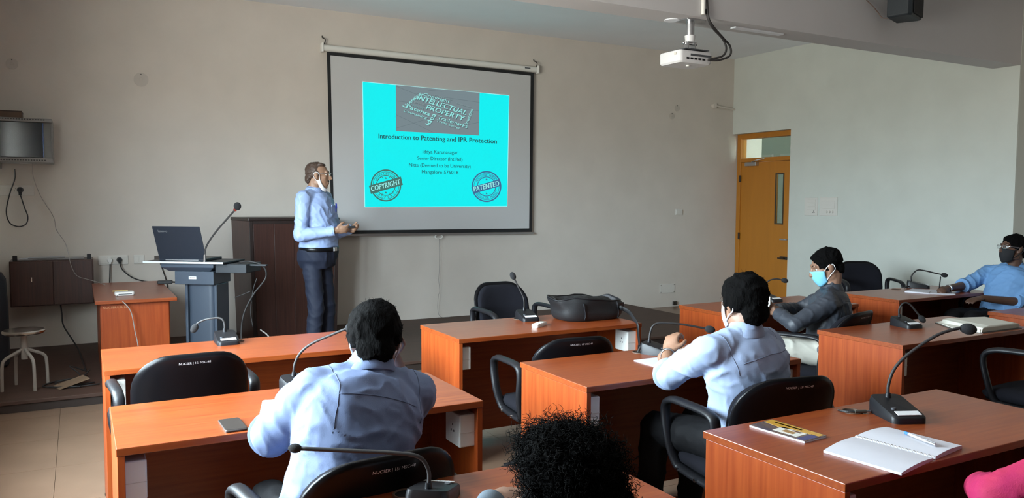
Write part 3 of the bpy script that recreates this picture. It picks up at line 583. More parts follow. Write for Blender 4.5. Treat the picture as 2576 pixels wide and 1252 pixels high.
# ------------------------------------------------------------------ chairs
def make_chair():
    t = thing('office_chair', 'x', 'chair')
    # seat
    def ring(wd, dp, r, z, yo=0, bend=0): return [(x, y+yo, z+bend*((y/dp*2)**2)*(1 if y > 0 else .3)) for x,y in rrect(wd, dp, r, 6)]
    obj('seat', G().rings([ring(.44,.43,.09,.405), ring(.48,.47,.10,.42), ring(.49,.48,.10,.45,0,-.015), ring(.46,.45,.10,.475,0,-.02), ring(.36,.35,.09,.485,0,-.02)]), FABRIC, t, smooth='auto', ang=60)
    obj('seat_pan', G().rings([ring(.40,.40,.08,.385), ring(.47,.46,.10,.405)]), BLACKP, t, smooth='auto')
    # backrest shell, curved, leaning back
    def back(off, wd, h0, h1, th, r):
        out = rrect(wd, h1-h0, r, 7); zc = (h0+h1)/2; rows = []
        def pt(x, z, o):
            zz = z+zc; curve = .045*(x/(wd/2))**2; lean = -.215-.22*(zz-.5)-.10*max(0,zz-.72)
            return (x, lean+curve+o, zz)
        rs = []
        for o, s_ in ((off-th/2,.90),(off-th*.3,.985),(off,1),(off+th*.3,.985),(off+th/2,.90)): rs.append([pt(x*s_, z*s_, o) for x,z in out])
        # fill caps with a grid of inner rings
        inner = []
        for s_ in (.7,.45,.2): inner.append([pt(x*s_, z*s_, off+th/2+.003) for x,z in out])
        outer = []
        for s_ in (.2,.45,.7): outer.append([pt(x*s_, z*s_, off-th/2-.003) for x,z in out])
        return G().rings(outer+rs+inner)
    b = obj('backrest', back(.012,.44,.50,.865,.05,.13), FABRIC, t, smooth='auto', ang=70)
    sh = obj('back_shell', back(-.022,.475,.47,.885,.03,.15), BLACKG, t, smooth='auto', ang=70)
    vs, fs = text_geo('NUCSER | 15/ MSC-48', .0135, 0); x0 = max(v[0] for v in vs)/2; zt = .842
    def tp(v):
        x, zz = v[0]-x0, zt+v[1]; return (-x, -.215-.22*(zz-.5)-.10*max(0,zz-.72)+.045*(x/.2375)**2-.0445, zz)
    me = bpy.data.meshes.new('inventory_text'); me.from_pydata([tp(v) for v in vs], [], [tuple(reversed(f)) for f in fs]); 
    me = bpy.data.meshes.new('inventory_text'); me.from_pydata([(lambda p: (-p[0], p[1], p[2]))(tp(v)) for v in vs], [], fs); link('inventory_text', me, LABELW, sh)
    obj('back_bracket', G().tube(spline([(0,-.10,.385),(0,-.235,.385),(0,-.265,.45),(0,-.265,.6)],5), (.035,.012), 10, flat=(1,0,0)), BLACKP, t, smooth='auto')
    for s_ in (-1,1):
        x = s_*.275
        loop = [(x-.02*s_,-.17,.42),(x,-.19,.54),(x,-.20,.66),(x+.004*s_,-.165,.71),(x+.008*s_,.0,.712),(x+.008*s_,.13,.70),(x+.004*s_,.185,.65),(x,.16,.52),(x-.02*s_,.13,.42),(x-.03*s_,.08,.395),(x-.03*s_,-.12,.395)]
        pts = spline(loop+[loop[0]],5)[:-1]
        obj('armrest', G().tube(pts, (.016,.024), 10, close=True, flat=(1,0,0)), BLACKP, t, smooth=True)
        obj('arm_bolt', G().cyl((x-.012*s_,.09,.395),(x+.0*s_,.09,.395),.008,n=10).cyl((x-.012*s_,-.05,.395),(x+.0*s_,-.05,.395),.008,n=10), CHROME, t)
    obj('gas_lift', G().cyl((0,0,.10),(0,0,.26),.030).cyl((0,0,.26),(0,0,.39),.018), BLACKP, t, smooth='auto')
    obj('hub', G().cyl((0,0,.07),(0,0,.12),.045,.035,n=16), BLACKP, t, smooth='auto')
    for k in range(5):
        a = math.radians(90+72*k); d = V((math.cos(a), math.sin(a), 0)); z = V((0,0,1))
        obj('base_arm', G().tube([d*.03+z*.095, d*.15+z*.085, d*.27+z*.062], [.022,.019,.014], 8), BLACKP, t, smooth='auto')
        cs = obj('castor', G().cyl(d*.27+z*.028+V((-d.y,d.x,0))*.022, d*.27+z*.028-V((-d.y,d.x,0))*.022, .026, n=14), BLACKP, t, smooth='auto')
    return t
CH = make_chair(); first = True
for (x, y, rz, sz, lb) in [(-1.455,-.72,.04,1,'empty black office chair tucked at the front left desk, back to camera'),
        (-1.17,-2.27,.10,.97,'black office chair under the leaning man in the pale blue shirt'),
        (.43,-.88,-.12,.94,'empty black office chair between the backpack desk and the desk behind it'),
        (.62,-2.13,-.18,.97,'black office chair under the man with the wristwatch'),
        (2.45,-.93,.22,.94,'black office chair under the man in the dark grey shirt'),
        (1.03,.60,math.pi+.03,1,'empty black office chair facing the room behind the backpack desk'),
        (5.32,.82,2.6,1,'empty black office chair by the right wall casting a shadow'),
        (2.93,-2.12,.05,1,'black office chair cut by the right edge behind the open-book desk'),
        (5.02,-.74,1.45,1,'black office chair under the man with the black mask'),
        (-.97,-3.46,.0,.96,'black office chair under the curly-haired woman'),
        (.70,-3.72,.1,1,'black office chair under the person in pink')]:
    d = CH if first else copy_tree(CH); first = False
    d.location = (x,y,0); d.rotation_euler = (0,0,rz); d.scale = (1,1,sz); d['label'] = lb; d['group'] = 'black office chairs'
# ------------------------------------------------------------------ desk microphones
def mic(label, x, y, rz, stem, z0=DH, head=1.0, s=1.0):
    t = thing('conference_microphone', label, 'microphone', (x,y,z0), rz, 'desk microphones'); t.scale = (s,s,s)
    out = [(x_, y_) for x_, y_ in rrect(.115,.17,.022,4)]
    def zt(y_): return .058-.036*max(0,min(1,(.085-y_)/.17))
    b = obj('base', G().rings([[(px,py,0) for px,py in out], [(px,py,zt(py)*.75) for px,py in out], [(px*.93,py*.95,zt(py)) for px,py in out], [(px*.5,py*.6,zt(py*.6)+.003) for px,py in out]]), GREYP if False else BLACKP, t, smooth='auto', ang=40)
    obj('label_plate', G().prism([(-.04,-.075,zt(-.075)+.0025),(.04,-.075,zt(-.075)+.0025),(.04,-.052,zt(-.052)+.0045),(-.04,-.052,zt(-.052)+.0045)], (0,0,.0015)), LABELW, b)
    obj('talk_button', G().cyl((-.03,-.03,zt(-.03)),(-.03,-.03,zt(-.03)+.006),.008,n=12), GREYP, b, smooth='auto')
    R_ = Matrix.Rotation(-rz, 3, 'Z'); r3 = V((rt0.x, rt0.y, 0)); st0 = V((0,.055,.05))
    pts = [st0]+[st0+(R_ @ (r3*p[0]+V((0,0,p[1]))+(V((fw.x,fw.y,0))*p[2] if len(p) > 2 else V((0,0,0)))))/s for p in stem]
    sp = spline(pts, 7)
    obj('gooseneck', G().tube(sp, .0055, 8), CABLE, t, smooth=True); obj('collar', G().cyl(st0-V((0,0,.01)), pts[0].lerp(pts[1],.4), .012,.008), BLACKP, t, smooth='auto')
    if head:
        d = (sp[-1]-sp[-3]).normalized(); x_, y_, z_ = basis(d)
        obj('mic_head', G().ell(sp[-1]+d*.012, (.019*head,.019*head,.028*head), (x_,y_,z_)), FOAM, t, smooth=True)
    return t
mic('desk microphone on the front left desk, its neck bent to the left', -1.165, -.10, .0, [(-.003,.055),(-.03,.078),(-.10,.07),(-.145,.05),(-.16,.03)])
mic('desk microphone half hidden behind the leaning man, its thin neck rising right', -1.08, -1.36, .2, [(.005,.05),(.03,.10),(.08,.14),(.17,.18),(.23,.205)])
mic('desk microphone at the bottom edge with its neck bent far left across the leaning man', -1.06, -2.70, 2.5, [(.0,.05),(-.025,.085),(-.09,.095),(-.20,.10),(-.325,.105)], head=.62)
mic('desk microphone on the backpack desk with its neck standing upright', .70, -.12, -.15, [(.0,.06),(-.01,.10),(-.04,.16),(-.07,.22)])
mic('desk microphone in front of the man with the wristwatch, neck bent right', .73, -1.42, .5, [(.005,.05),(.02,.09),(.06,.105),(.17,.098),(.30,.075)])
mic('nearest desk microphone at the right, long neck rising over the spiral notebook', .745, -2.75, -.42, [(.0,.05),(.02,.11),(.07,.165),(.17,.235),(.25,.262),(.275,.262)], s=1.1)
mic('desk microphone beside the thick open book, neck curving down right', 2.68, -1.44, -.2, [(-.005,.05),(.02,.09),(.06,.085),(.11,.03),(.135,.0)])
mic('desk microphone at the far right desk with a long arched neck', 4.82, -.07, .6, [(.005,.05),(.05,.10),(.11,.10),(.22,.075),(.29,.06)], s=1.1)
mic('desk microphone hidden behind the head of the man with the wristwatch', 2.86, -.16, 0, [(.0,.05),(.02,.1),(.08,.12),(.14,.11)])
# ------------------------------------------------------------------ things on the desks
ph = thing('smartphone', 'dark grey smartphone lying on the leaning man\'s desk', 'phone', (-1.405,-1.748,DH), .02)
obj('phone_body', G().rings([[(x,y,z) for x,y in rrect(.072*s_,.155*s_,.009)] for z,s_ in ((0,.97),(.003,1),(.006,1),(.008,.97))]), mat('phone_dark', (.05,.045,.042), .3), ph, smooth='auto')
obj('phone_screen', G().prism([(x,y,.0082) for x,y in rrect(.066,.146,.006)], (0,0,.0004)), mat('phone_glass', (.035,.03,.028), .2), ph)
nb = thing('notebook', 'small white notebook under the arm of the leaning man', 'notebook', (-1.205,-1.60,DH), -.25)
obj('cover', G().prism([(x,y,0) for x,y in rrect(.15,.20,.012)], (0,0,.003)), mat('notebook_red', (.35,.08,.08), .6), nb); obj('pages', G().prism([(x,y,.003) for x,y in rrect(.147,.197,.012)], (0,0,.009)), PAPER, nb)
kr = tag(obj('ring_clip', G().tube([(.02*math.cos(k*math.pi/8),.014*math.sin(k*math.pi/8),0) for k in range(16)], .004, 6, close=True), mat('navy_plastic', (.02,.02,.09), .4), None, smooth=True, loc=(-1.225,-1.62,DH+.017)), 'small navy ring lying on the white notebook', 'ring')
rm = thing('remote_control', 'white remote control lying on the backpack desk', 'remote', (.635,-.385,DH), -.95)
obj('remote_body', G().rings([[(x,y,z) for x,y in rrect(.045*s_,.15*s_,.012)] for z,s_ in ((0,.95),(.006,1),(.018,1),(.022,.9))]), WHITEP, rm, smooth='auto')
obj('remote_display', G().box(-.015,.015,.03,.06,.022,.0228), mat('lcd_grey', (.25,.28,.25), .3), rm)
for k in range(3):
    for j in (-1,1): obj('remote_button', G().cyl((j*.01,-.05+k*.022,.022),(j*.01,-.05+k*.022,.0245),.005,n=10), SWITCHW, rm)
mg = thing('magazine', 'glossy brown and gold booklet on the near right desk', 'magazine', (.245,-2.69,DH), .0)
mq = [(-.07,.10),(.055,.115),(.065,-.11),(-.05,-.12)]
obj('pages', G().prism([(x,y,0) for x,y in mq], (0,0,.006)), PAPER, mg)
obj('cover', G().prism([(x*1.01,y*1.01,.006) for x,y in mq], (0,0,.0012)), mat('mag_cover', (.20,.13,.09), .15, col2=(.07,.06,.09), scale=14), mg)
for nm, pts, c in (('cover_gold', [(.005,.105),(.05,.11),(.062,-.105),(.03,-.108),(.02,-.02),(.0,.02)], (.55,.30,.05)), ('cover_card', [(-.045,.02),(.015,.03),(.02,-.07),(-.035,-.075)], (.75,.72,.66)), ('cover_navy', [(-.045,-.085),(.03,-.08),(.03,-.112),(-.048,-.116)], (.05,.05,.16)), ('cover_title', [(.028,.08),(.038,.082),(.046,-.03),(.036,-.032)], (.8,.78,.7)), ('cover_figure', [(-.03,-.005),(-.002,.0),(.0,-.045),(-.025,-.05)], (.35,.2,.08)), ('cover_dark', [(.003,-.02),(.014,-.02),(.016,-.055),(.002,-.055)], (.12,.05,.03))):
    obj(nm, G().prism([(x,y,.0073 if 'figure' not in nm and nm != 'cover_dark' else .0077) for x,y in pts], (0,0,.0004)), mat('mag_'+nm, c, .15), mg)
sn = thing('spiral_notebook', 'open spiral notebook with blank white pages on the near right desk', 'notebook', (.385,-2.99,DH), 0)
A_, B_, C_, D_ = V((-.214,.085,0)), V((.186,.155,0)), V((.212,-.095,0)), V((-.186,-.163,0)); s1_, s2_ = V((-.002,.136,0)), V((.027,-.123,0))
def sheet(pts, z, name, bulge=.006):
    a,b,c,d = pts; n = 8; g = G(); rows = []
    for i in range(n+1):
        for j in range(n+1):
            u, v_ = i/n, j/n; p = (a.lerp(b,u)).lerp(d.lerp(c,u), v_); rows.append((p.x,p.y,z+bulge*math.sin(math.pi*u)*.9))
    top = rows; bot = [(x,y,0.0005) for x,y,_ in rows]; N = (n+1)
    fs = [(i*N+j,(i+1)*N+j,(i+1)*N+j+1,i*N+j+1) for i in range(n) for j in range(n)]; o = len(top)
    fs2 = [tuple(o+k for k in reversed(f)) for f in fs]
    side = []
    edge = [i*N for i in range(N)]+[n*N+j for j in range(1,N)]+[i*N+n for i in range(n-1,-1,-1)]+[j for j in range(n-1,0,-1)]
    for k in range(len(edge)): p, q = edge[k], edge[(k+1)%len(edge)]; side.append((p,q,o+q,o+p))
    g.add(top+bot, fs+fs2+side); return obj(name, g, PAPER, sn, smooth='auto')
sheet([A_, s1_+V((-.006,0,0)), s2_+V((-.006,0,0)), D_], .008, 'left_page'); sheet([s1_+V((.006,0,0)), B_, C_, s2_+V((.006,0,0))], .010, 'right_page')
for k in range(22):
    p = s1_.lerp(s2_, (k+.5)/22); obj('spiral_ring', G().tube([p+V((.008*math.cos(t),0,.006+.007*math.sin(t))) for t in [i*math.pi/4 for i in range(8)]], .0012, 5, close=True), WHITEP, sn, smooth=True)
pn = thing('ballpoint_pen', 'clear ballpoint pen with blue cap lying on the spiral notebook', 'pen', (.511,-2.993,DH+.022), math.atan2(-.134,-.038))
obj('barrel', G().cyl((-.05,0,0),(.07,0,0),.0042,n=10), mat('pen_clear', (.6,.62,.66), .15), pn, smooth='auto'); obj('cap', G().cyl((.035,0,0),(.075,0,0),.0052,n=10).box(.03,.072,-.001,.001,.004,.007), STEEL, pn, smooth='auto'); obj('end_plug', G().cyl((-.062,0,0),(-.045,0,0),.005,n=10), mat('pen_blue', (.05,.2,.5), .4), pn, smooth='auto')
us = thing('cable_plug', 'small plug on a short black lead beside the nearest desk microphone', 'plug', (.665,-2.655,DH), -.35)
obj('plug_body', G().cyl((-.02,0,.008),(.025,0,.008),.007,n=12), mat('plug_olive', (.08,.075,.06), .4), us, smooth='auto'); obj('plug_tip', G().cyl((.025,0,.008),(.045,0,.008),.0045,n=10), STEEL, us, smooth='auto'); obj('lead', G().tube(spline([(-.02,0,.008),(-.045,.01,.006),(-.055,.05,.002)],5), .004, 6), CABLE, us)
bk = thing('thick_book', 'thick book lying open face up on the desk left of the right edge', 'book', (3.10,-1.64,DH), 0)
BP = mat('book_pages', (.62,.60,.52), .8); hl = [(-.11,.20),(-.255,-.175)]
obj('page_block', G().rings([[(-.10,.17,.003),(-.24,-.165,.003),(.16,-.165,.003),(.25,.09,.003)],[(-.10,.17,.028),(-.225,-.165,.03),(.155,-.165,.03),(.245,.09,.03)],[(-.06,.15,.036),(-.15,-.155,.038),(.11,-.16,.036),(.21,.08,.036)]]), BP, bk, bevel=.003)
obj('left_pages', G().rings([[(-.11,.20,.003),(-.255,-.01,.003),(-.242,-.16,.003),(-.11,.165,.003)],[(-.11,.20,.008),(-.255,-.01,.006),(-.235,-.155,.02),(-.115,.155,.022)]]), BP, bk)
obj('book_cover', G().prism([(-.12,.205,0),(-.27,-.0,0),(-.245,-.178,0),(.165,-.178,0),(.262,.10,0)], (0,0,.003)), mat('book_cover_dark', (.06,.05,.045), .5), bk)
for k in range(4): obj('tab_flag', G().box(.165+.0,.20,-.15+.05*k,-.118+.05*k,.012+.003*k,.016+.003*k), WHITEP, bk)
n2 = thing('notebook', 'white notebook lying open under the writing hand of the man with the black mask', 'notebook', (4.56,-.37,DH), 0)
for nm, q in (('left_page', [(-.19,.12),(.06,.22),(.02,.02),(-.13,-.06)]), ('right_page', [(.06,.22),(.26,.02),(.02,-.20),(-.13,-.06)])): obj(nm, G().prism([(x,y,0) for x,y in q], (0,0,.012 if nm[0] == 'l' else .009)), PAPER, n2, bevel=.002)
n3 = thing('notepad', 'white notepad on the desk between the wristwatch man\'s head and the phone', 'notepad', (2.52,-.44,DH), .3)
obj('pages', G().box(-.09,.09,-.11,.11,0,.012), PAPER, n3, bevel=.002); obj('pen', G().cyl((-.02,.07,.017),(.12,.03,.017),.0045,n=8), WHITEP, n3)
for nm, lb, p0 in (('mic_lead','black lead coiled into the grommet behind the wristwatch man\'s hands',[(.66,-1.335,.748),(.69,-1.33,.78),(.72,-1.335,.772),(.75,-1.33,.765)]), ('mic_lead','black lead entering the grommet beside the leaning man',[(-1.106,-1.345,.75),(-1.09,-1.33,.775),(-1.07,-1.30,.77),(-1.07,-1.30,.76)]), ('mic_lead','black lead behind the far right microphone',[(4.64,-.06,.757),(4.70,-.05,.765),(4.76,-.03,.76),(4.80,.0,.768)])):
    o = V(p0[0]); tag(obj(nm, G().tube(spline([V(p)-o for p in p0],6), .006, 6), CABLE, None, smooth=True, loc=o), lb, 'cable')
# ------------------------------------------------------------------ remeshed soft shapes
def remesh(g, voxel, smooth=3, name='soft', wr=0, wscale=1.0, seed=0, keep=None):
    me = mesh_of(g, 'tmp'); o = link('tmp', me)
    m = o.modifiers.new('r', 'REMESH'); m.mode = 'VOXEL'; m.voxel_size = voxel; m.adaptivity = 0
    if smooth:
        k = o.modifiers.new('s', 'SMOOTH'); k.factor = .5; k.iterations = smooth
    dg = bpy.context.evaluated_depsgraph_get(); dg.update()
    out = bpy.data.meshes.new_from_object(o.evaluated_get(dg)); bpy.data.objects.remove(o); bpy.data.meshes.remove(me)
    out.name = name
    if wr:
        n = len(out.vertices); co = np.empty(n*3); out.vertices.foreach_get('co', co); co = co.reshape(-1,3); no = np.empty(n*3); out.vertex_normals.foreach_get('vector', no); no = no.reshape(-1,3)
        off = V((seed*3.1, seed*1.7, seed*.9)); d = np.empty(n); k = wscale
        for i in range(n):
            x, y, z = co[i]; p = V((x,y,z))+off
            wv = mnoise.noise(p*5*k)*.9; a = mnoise.noise(V((p.x*6*k+wv, p.y*6*k, p.z*9*k+wv))); b = mnoise.noise(V((p.x*13*k-wv, p.y*13*k, (p.z+.5*p.x)*17*k+2*wv)))
            d[i] = (1-abs(a))**5*1.15+(1-abs(b))**7*.55-.55
        co += no*(d*wr)[:,None]; out.vertices.foreach_set('co', co.ravel())
    out.polygons.foreach_set('use_smooth', [True]*len(out.polygons)); out.update(); return out
# backpack
bg_ = thing('backpack', 'black backpack slumped open on the front middle desk', 'backpack', (1.09,-.23,DH))
BAG = mat('backpack_nylon', (.009,.009,.010), .55, bump=.12, bscale=260)
def bag_ring(z, sc, wave=0, lip=0, inset=0):
    out = []
    for k in range(48):
        t = 2*math.pi*k/48; c, s_ = math.cos(t), math.sin(t); ex = .62
        x = (.235*sc-inset)*math.copysign(abs(c)**ex, c); y = (.15*sc-inset)*math.copysign(abs(s_)**ex, s_)
        left = max(0, -c)**2; f = mnoise.noise(V((x*7+3, y*7, z*9)))+.6*mnoise.noise(V((x*17, y*17+5, z*20)))
        zz = z/.13; out.append((x-lip*1.4*left+.016*f*c*zz, y+.022*f*s_*zz, z+wave*(.5*math.sin(3*t+1.2)+.35*math.sin(5*t)+1.0*left-1.0*max(0,c))+(.008*f*zz)))
    return out
obj('bag_body', G().rings([bag_ring(0,.86), bag_ring(.006,.93), bag_ring(.03,1.0), bag_ring(.06,1.03,.004), bag_ring(.085,.99,.008,.01), bag_ring(.11,1.0,.012,.025), bag_ring(.132,.97,.018,.04), bag_ring(.137,.93,.018,.035,.004), bag_ring(.11,.86,.012,.02,.01), bag_ring(.07,.80,.006), bag_ring(.05,.5)]), BAG, bg_, smooth='auto', ang=50)
obj('zip_rim', G().tube([V(p) for p in bag_ring(.137,.955,.018,.038)], .005, 6, close=True), BLACKP, bg_, smooth=True)
obj('inner_lining', G().rings([bag_ring(.134,.925,.018,.034,.006), bag_ring(.108,.85,.012,.02,.012), bag_ring(.075,.78,.006,0,.004)], cap=False), mat('bag_lining', (.06,.06,.065), .45, bump=.4, bscale=60), bg_, smooth='auto')
obj('top_flap', G().rings([[(x*.9+.06, y*.75+.03, z) for x,y,z in bag_ring(zz,ss,.01)] for zz,ss in ((.095,.55),(.118,.66),(.13,.6),(.135,.35))]), BAG, bg_, smooth='auto', ang=50)
for dx in (-.12,.14): obj('seam_tape', G().tube([(dx+.01*math.sin(z_*40), -.154+.006*math.cos(z_*30), z_) for z_ in (.01,.03,.06,.09,.12)], (.006,.002), 6, flat=(1,0,0)), BLACKP, bg_, smooth=True)
obj('shoulder_strap', G().tube(spline([(.12,-.05,.10),(.20,-.17,.06),(.17,-.30,.015),(.15,-.355,-.01),(.155,-.36,-.08),(.17,-.36,-.17)],6), (.016,.004), 8, flat=(1,0,0)), BAG, bg_, smooth=True)
obj('strap_buckle', G().obox((.17,-.361,-.155),.036,.012,.04,(1,0,0)).obox((.20,-.10,.09),.05,.03,.03,(1,.3,0)), BLACKP, bg_, bevel=.003)
obj('pull_tab', G().tube(spline([(-.20,.05,.13),(-.235,.04,.15),(-.24,.0,.14)],5), (.010,.003), 6), BAG, bg_, smooth=True)
# ------------------------------------------------------------------ people
def skin(n, c): return mat('skin_'+n, c, .5, var=.06, scale=30, bump=.05, bscale=200)
HAIR = mat('hair_black', (.0018,.0016,.0016), .9, bump=.4, bscale=160, stretch=(1,1,.3), spec=.08); HAIRG = mat('hair_brown_grey', (.055,.032,.022), .5, bump=.5, bscale=160, stretch=(1,1,.3)); STRAND = mat('hair_strand', (.002,.0018,.0016), .8, spec=.1)
def frame(F, U=(0,0,1)):
    F = V(F).normalized(); R_ = F.cross(V(U)).normalized(); U = R_.cross(F); return R_, F, U
def torso(g, pel, neck, lp, ls, e=0.0, rows=None, belly=0.0, depth=1.0):
    ax = (neck-pel); L = ax.length; t = ax.normalized()
    rows = rows or [(-.22,.12,.10),(-.08,.165,.125),(.06,.165,.12),(.22,.150,.112),(.42,.155,.118),(.62,.17,.122),(.78,.165,.105),(.88,.125,.078),(.96,.070,.058),(1.02,.052,.052)]
    rs = []
    for (u, a, b) in rows:
        lat = V(lp).lerp(V(ls), max(0,min(1,u))); lat = (lat-t*lat.dot(t)).normalized(); f = t.cross(lat) if True else None
        f = lat.cross(t)*-1
        c = pel+t*(u*L)+(-f)*(-belly*math.exp(-((u-.25)/.25)**2))
        n = 28; rs.append([c+lat*((a+e)*math.copysign(abs(math.cos(2*math.pi*j/n))**.85, math.cos(2*math.pi*j/n)))+f*((b*depth+e)*math.sin(2*math.pi*j/n)) for j in range(n)])
    g.rings(rs)
def limb(g, pts, rs, n=16):
    for i in range(len(pts)-1): g.cap(pts[i], pts[i+1], rs[i], rs[i+1], n)
def open_limb(g, pts, rs, n=18):          # flat cut at the far end (cuffs, hems)
    for i in range(len(pts)-2): g.cap(pts[i], pts[i+1], rs[i], rs[i+1], n)
    a, b = pts[-2], pts[-1]; g.cyl(a, b, rs[-2], rs[-1], n); g.ell(a, rs[-2], nu=n, nv=8)
def hand(g, wr, d, n, side, curl=.35, thumb=.5, s=1.0):
    d = V(d).normalized(); n = V(n); n = (n-d*n.dot(d)).normalized(); a = d.cross(n)*side
    g.ell(wr+d*.045*s, (.036*s,.052*s,.017*s), (a,d,n)); g.ell(wr+d*.06*s+a*.004*s, (.038*s,.036*s,.015*s), (a,d,n)); g.cap(wr-d*.01, wr+d*.02*s, .024*s, .022*s, 12)
    for k, (o, L) in enumerate(((.029,.066),(.0105,.074),(-.0085,.070),(-.0265,.056))):
        p = wr+d*(.088-.004*abs(k-1))*s+a*o*s; ang = 0; cc = curl*(1+.12*k) if not isinstance(curl, (list,tuple)) else curl[k]
        for q, fr in enumerate((.45,.32,.23)):
            ang += cc*(.7 if q == 0 else 1); dr = (d*math.cos(ang)+n*math.sin(ang)+a*o*.8*(1 if q == 0 else 0)).normalized(); p2 = p+dr*L*fr*s; g.cap(p, p2, (.0090-.0008*q)*s, (.0084-.0009*q)*s, 10); p = p2
    p = wr+d*.022*s+a*.030*s; d1 = (d*.75+a*.62+n*thumb*.7).normalized(); p1 = p+d1*.042*s; d2 = (d*.95+a*.12+n*thumb).normalized(); p2 = p1+d2*.030*s
    g.cap(wr+d*.02*s+a*.015*s, p, .018*s, .0135*s, 10); g.cap(p, p1, .0125*s, .0105*s, 10); g.cap(p1, p2, .0105*s, .0088*s, 10)
def head(g, c, F, U, s=1.0):
    R_, F, U = frame(F, U); q = lambda x,y,z: c+(R_*x+F*y+U*z)*s; e = lambda p,r: g.ell(q(*p), tuple(v*s for v in r), (R_,F,U))
    e((0,-.014,.030),(.074,.092,.086)); e((0,.022,-.028),(.062,.070,.085)); e((0,.045,-.075),(.044,.042,.040)); e((0,.064,-.100),(.024,.022,.018))
    e((0,.072,.034),(.052,.020,.016)); e((.038,.054,-.02),(.020,.022,.022)); e((-.038,.054,-.02),(.020,.022,.022))
    for sg in (-1,1): e((sg*.031,.064,.0215),(.017,.0145,.008)); e((sg*.031,.064,.0005),(.017,.013,.007))
    g.cap(q(0,.088,.022), q(0,.112,-.022), .0085*s, .0135*s, 12); e((.012,.098,-.028),(.009,.012,.009)); e((-.012,.098,-.028),(.009,.012,.009))
    e((0,.086,-.058),(.026,.012,.007)); e((0,.084,-.070),(.023,.012,.008))
    for sg in (-1,1):
        e((sg*.055,.0,-.062),(.011,.035,.028))
        X = (R_*sg*.92+F*(-.38)).normalized(); Y = (F*.92+R_*sg*.38).normalized()
        g.ell(q(sg*.077,-.012,-.004), (.007*s,.020*s,.032*s), (X,Y,U)); g.ell(q(sg*.081,-.020,.004), (.007*s,.014*s,.026*s), (X,Y,U)); g.ell(q(sg*.074,-.002,-.028), (.008*s,.009*s,.010*s))
    return q
def hair_volume(kind, q, axes, s):
    R_, F, U = axes; g = G(); e = lambda p,r: g.ell(q(*p), tuple(v*s for v in r), (R_,F,U))
    if kind == 'short':
        e((0,-.024,.040),(.083,.099,.089)); e((0,-.078,-.030),(.060,.034,.052)); e((0,.034,.082),(.052,.038,.027)); e((.062,-.02,.02),(.020,.050,.035)); e((-.062,-.02,.02),(.020,.050,.035))
    elif kind == 'full':
        e((0,-.020,.045),(.090,.106,.094)); e((0,-.078,-.030),(.064,.040,.060)); e((0,.040,.085),(.058,.044,.032)); e((.07,-.02,.02),(.022,.06,.045)); e((-.07,-.02,.02),(.022,.06,.045))
    elif kind == 'thin':
        e((0,-.032,.034),(.079,.086,.083)); e((0,-.080,-.035),(.062,.032,.050)); e((.066,-.018,.012),(.014,.036,.036)); e((-.066,-.018,.012),(.014,.036,.036)); e((.02,.02,.092),(.045,.04,.018))
    elif kind == 'curly':
        e((0,-.030,.032),(.104,.112,.096)); e((0,-.070,-.06),(.105,.075,.10)); e((0,-.085,-.15),(.10,.06,.09)); e((.0,.03,.075),(.08,.06,.045))
    return g
def strands(me, n, length, curl, rad, up=(0,0,0), seed=1, lay=.0):
    rng = np.random.RandomState(seed); m = len(me.polygons); ar = np.empty(m); me.polygons.foreach_get('area', ar); cs = np.cumsum(ar); pick = np.searchsorted(cs, rng.rand(n)*cs[-1]); g = G()
    for i in pick:
        p = me.polygons[min(i,m-1)]; c = p.center.copy(); nn = p.normal.copy(); L = length*(.5+rng.rand()); rv = V(rng.randn(3)); tdir = (rv-nn*rv.dot(nn)).normalized(); dwn = V((0,0,-1)); dwn = (dwn-nn*dwn.dot(nn))
        d = (nn*(1-lay)+tdir*.5+dwn*lay+V(up)).normalized(); x, y, z = basis(d); ph = rng.rand()*6.28; pts = []
        K = 10 if curl else 3
        for k in range(K+1):
            t = k/K; pts.append(c-nn*.004+d*L*t+(x*math.cos(ph+t*curl*6.28)+y*math.sin(ph+t*curl*6.28))*(.0055*min(1,t*3) if curl else .002*t)+tdir*(L*.3*t*t))
        g.tube(pts, [rad*(1-.6*k/K) for k in range(K+1)], 3)
    return g
def face_patch(q, z0, z1, amax=78, out=.004, nose=.02, nz=9, na=22, drop=0):
    rows = []
    for i in range(nz):
        t = i/(nz-1); z = z0+(z1-z0)*t
        for j in range(na):
            a = math.radians(-amax+2*amax*j/(na-1)); ca = max(0,math.cos(a)); wv = math.cos(a*1.15)
            wide = .0715-.020*((1-t)**1.5); dep = .076+.014*math.sin(math.pi*min(1,t*1.1))-.010*(1-t)
            y = .014+dep*ca+nose*max(0,math.cos(a*2.2))*(t**1.5)*(ca**2)+out
            rows.append(q(wide*1.04*math.sin(a)+0*wv, y, z*(.55+.45*ca)+(-.02)*(1-ca)))
    return G().add(rows, [(i*na+j,i*na+j+1,(i+1)*na+j+1,(i+1)*na+j) for i in range(nz-1) for j in range(na-1)])
def patch_obj(name, g, m, parent, th=.003):
    me = bpy.data.meshes.new(name); me.from_pydata(g.v, [], g.f); me.update(); me.polygons.foreach_set('use_smooth', [True]*len(me.polygons)); o = link(name, me, m, parent); k = o.modifiers.new('s','SOLIDIFY'); k.thickness = th; k.offset = 1; return o
def collar(q0, axis, lat, m, parent, r=.066, open_f=True):
    x = V(lat).normalized(); z = V(axis).normalized(); f = z.cross(x)
    rs = []; n = 30
    for (h, rr) in ((-.014, r*1.12), (.004, r*1.02), (.030, r*.93), (.036, r*.95), (.030, r*1.02), (-.012, r*1.30), (-.016, r*1.28)):
        ring = []
        for j in range(n):
            a = 2*math.pi*j/n; dip = .034*max(0, math.sin(a))**3
            ring.append(q0+x*(rr*math.cos(a))+f*(rr*.95*math.sin(a))+z*(h-dip*(1.0)))
        rs.append(ring)
    return obj('collar', G().rings(rs, cap=False), m, parent, smooth=True)
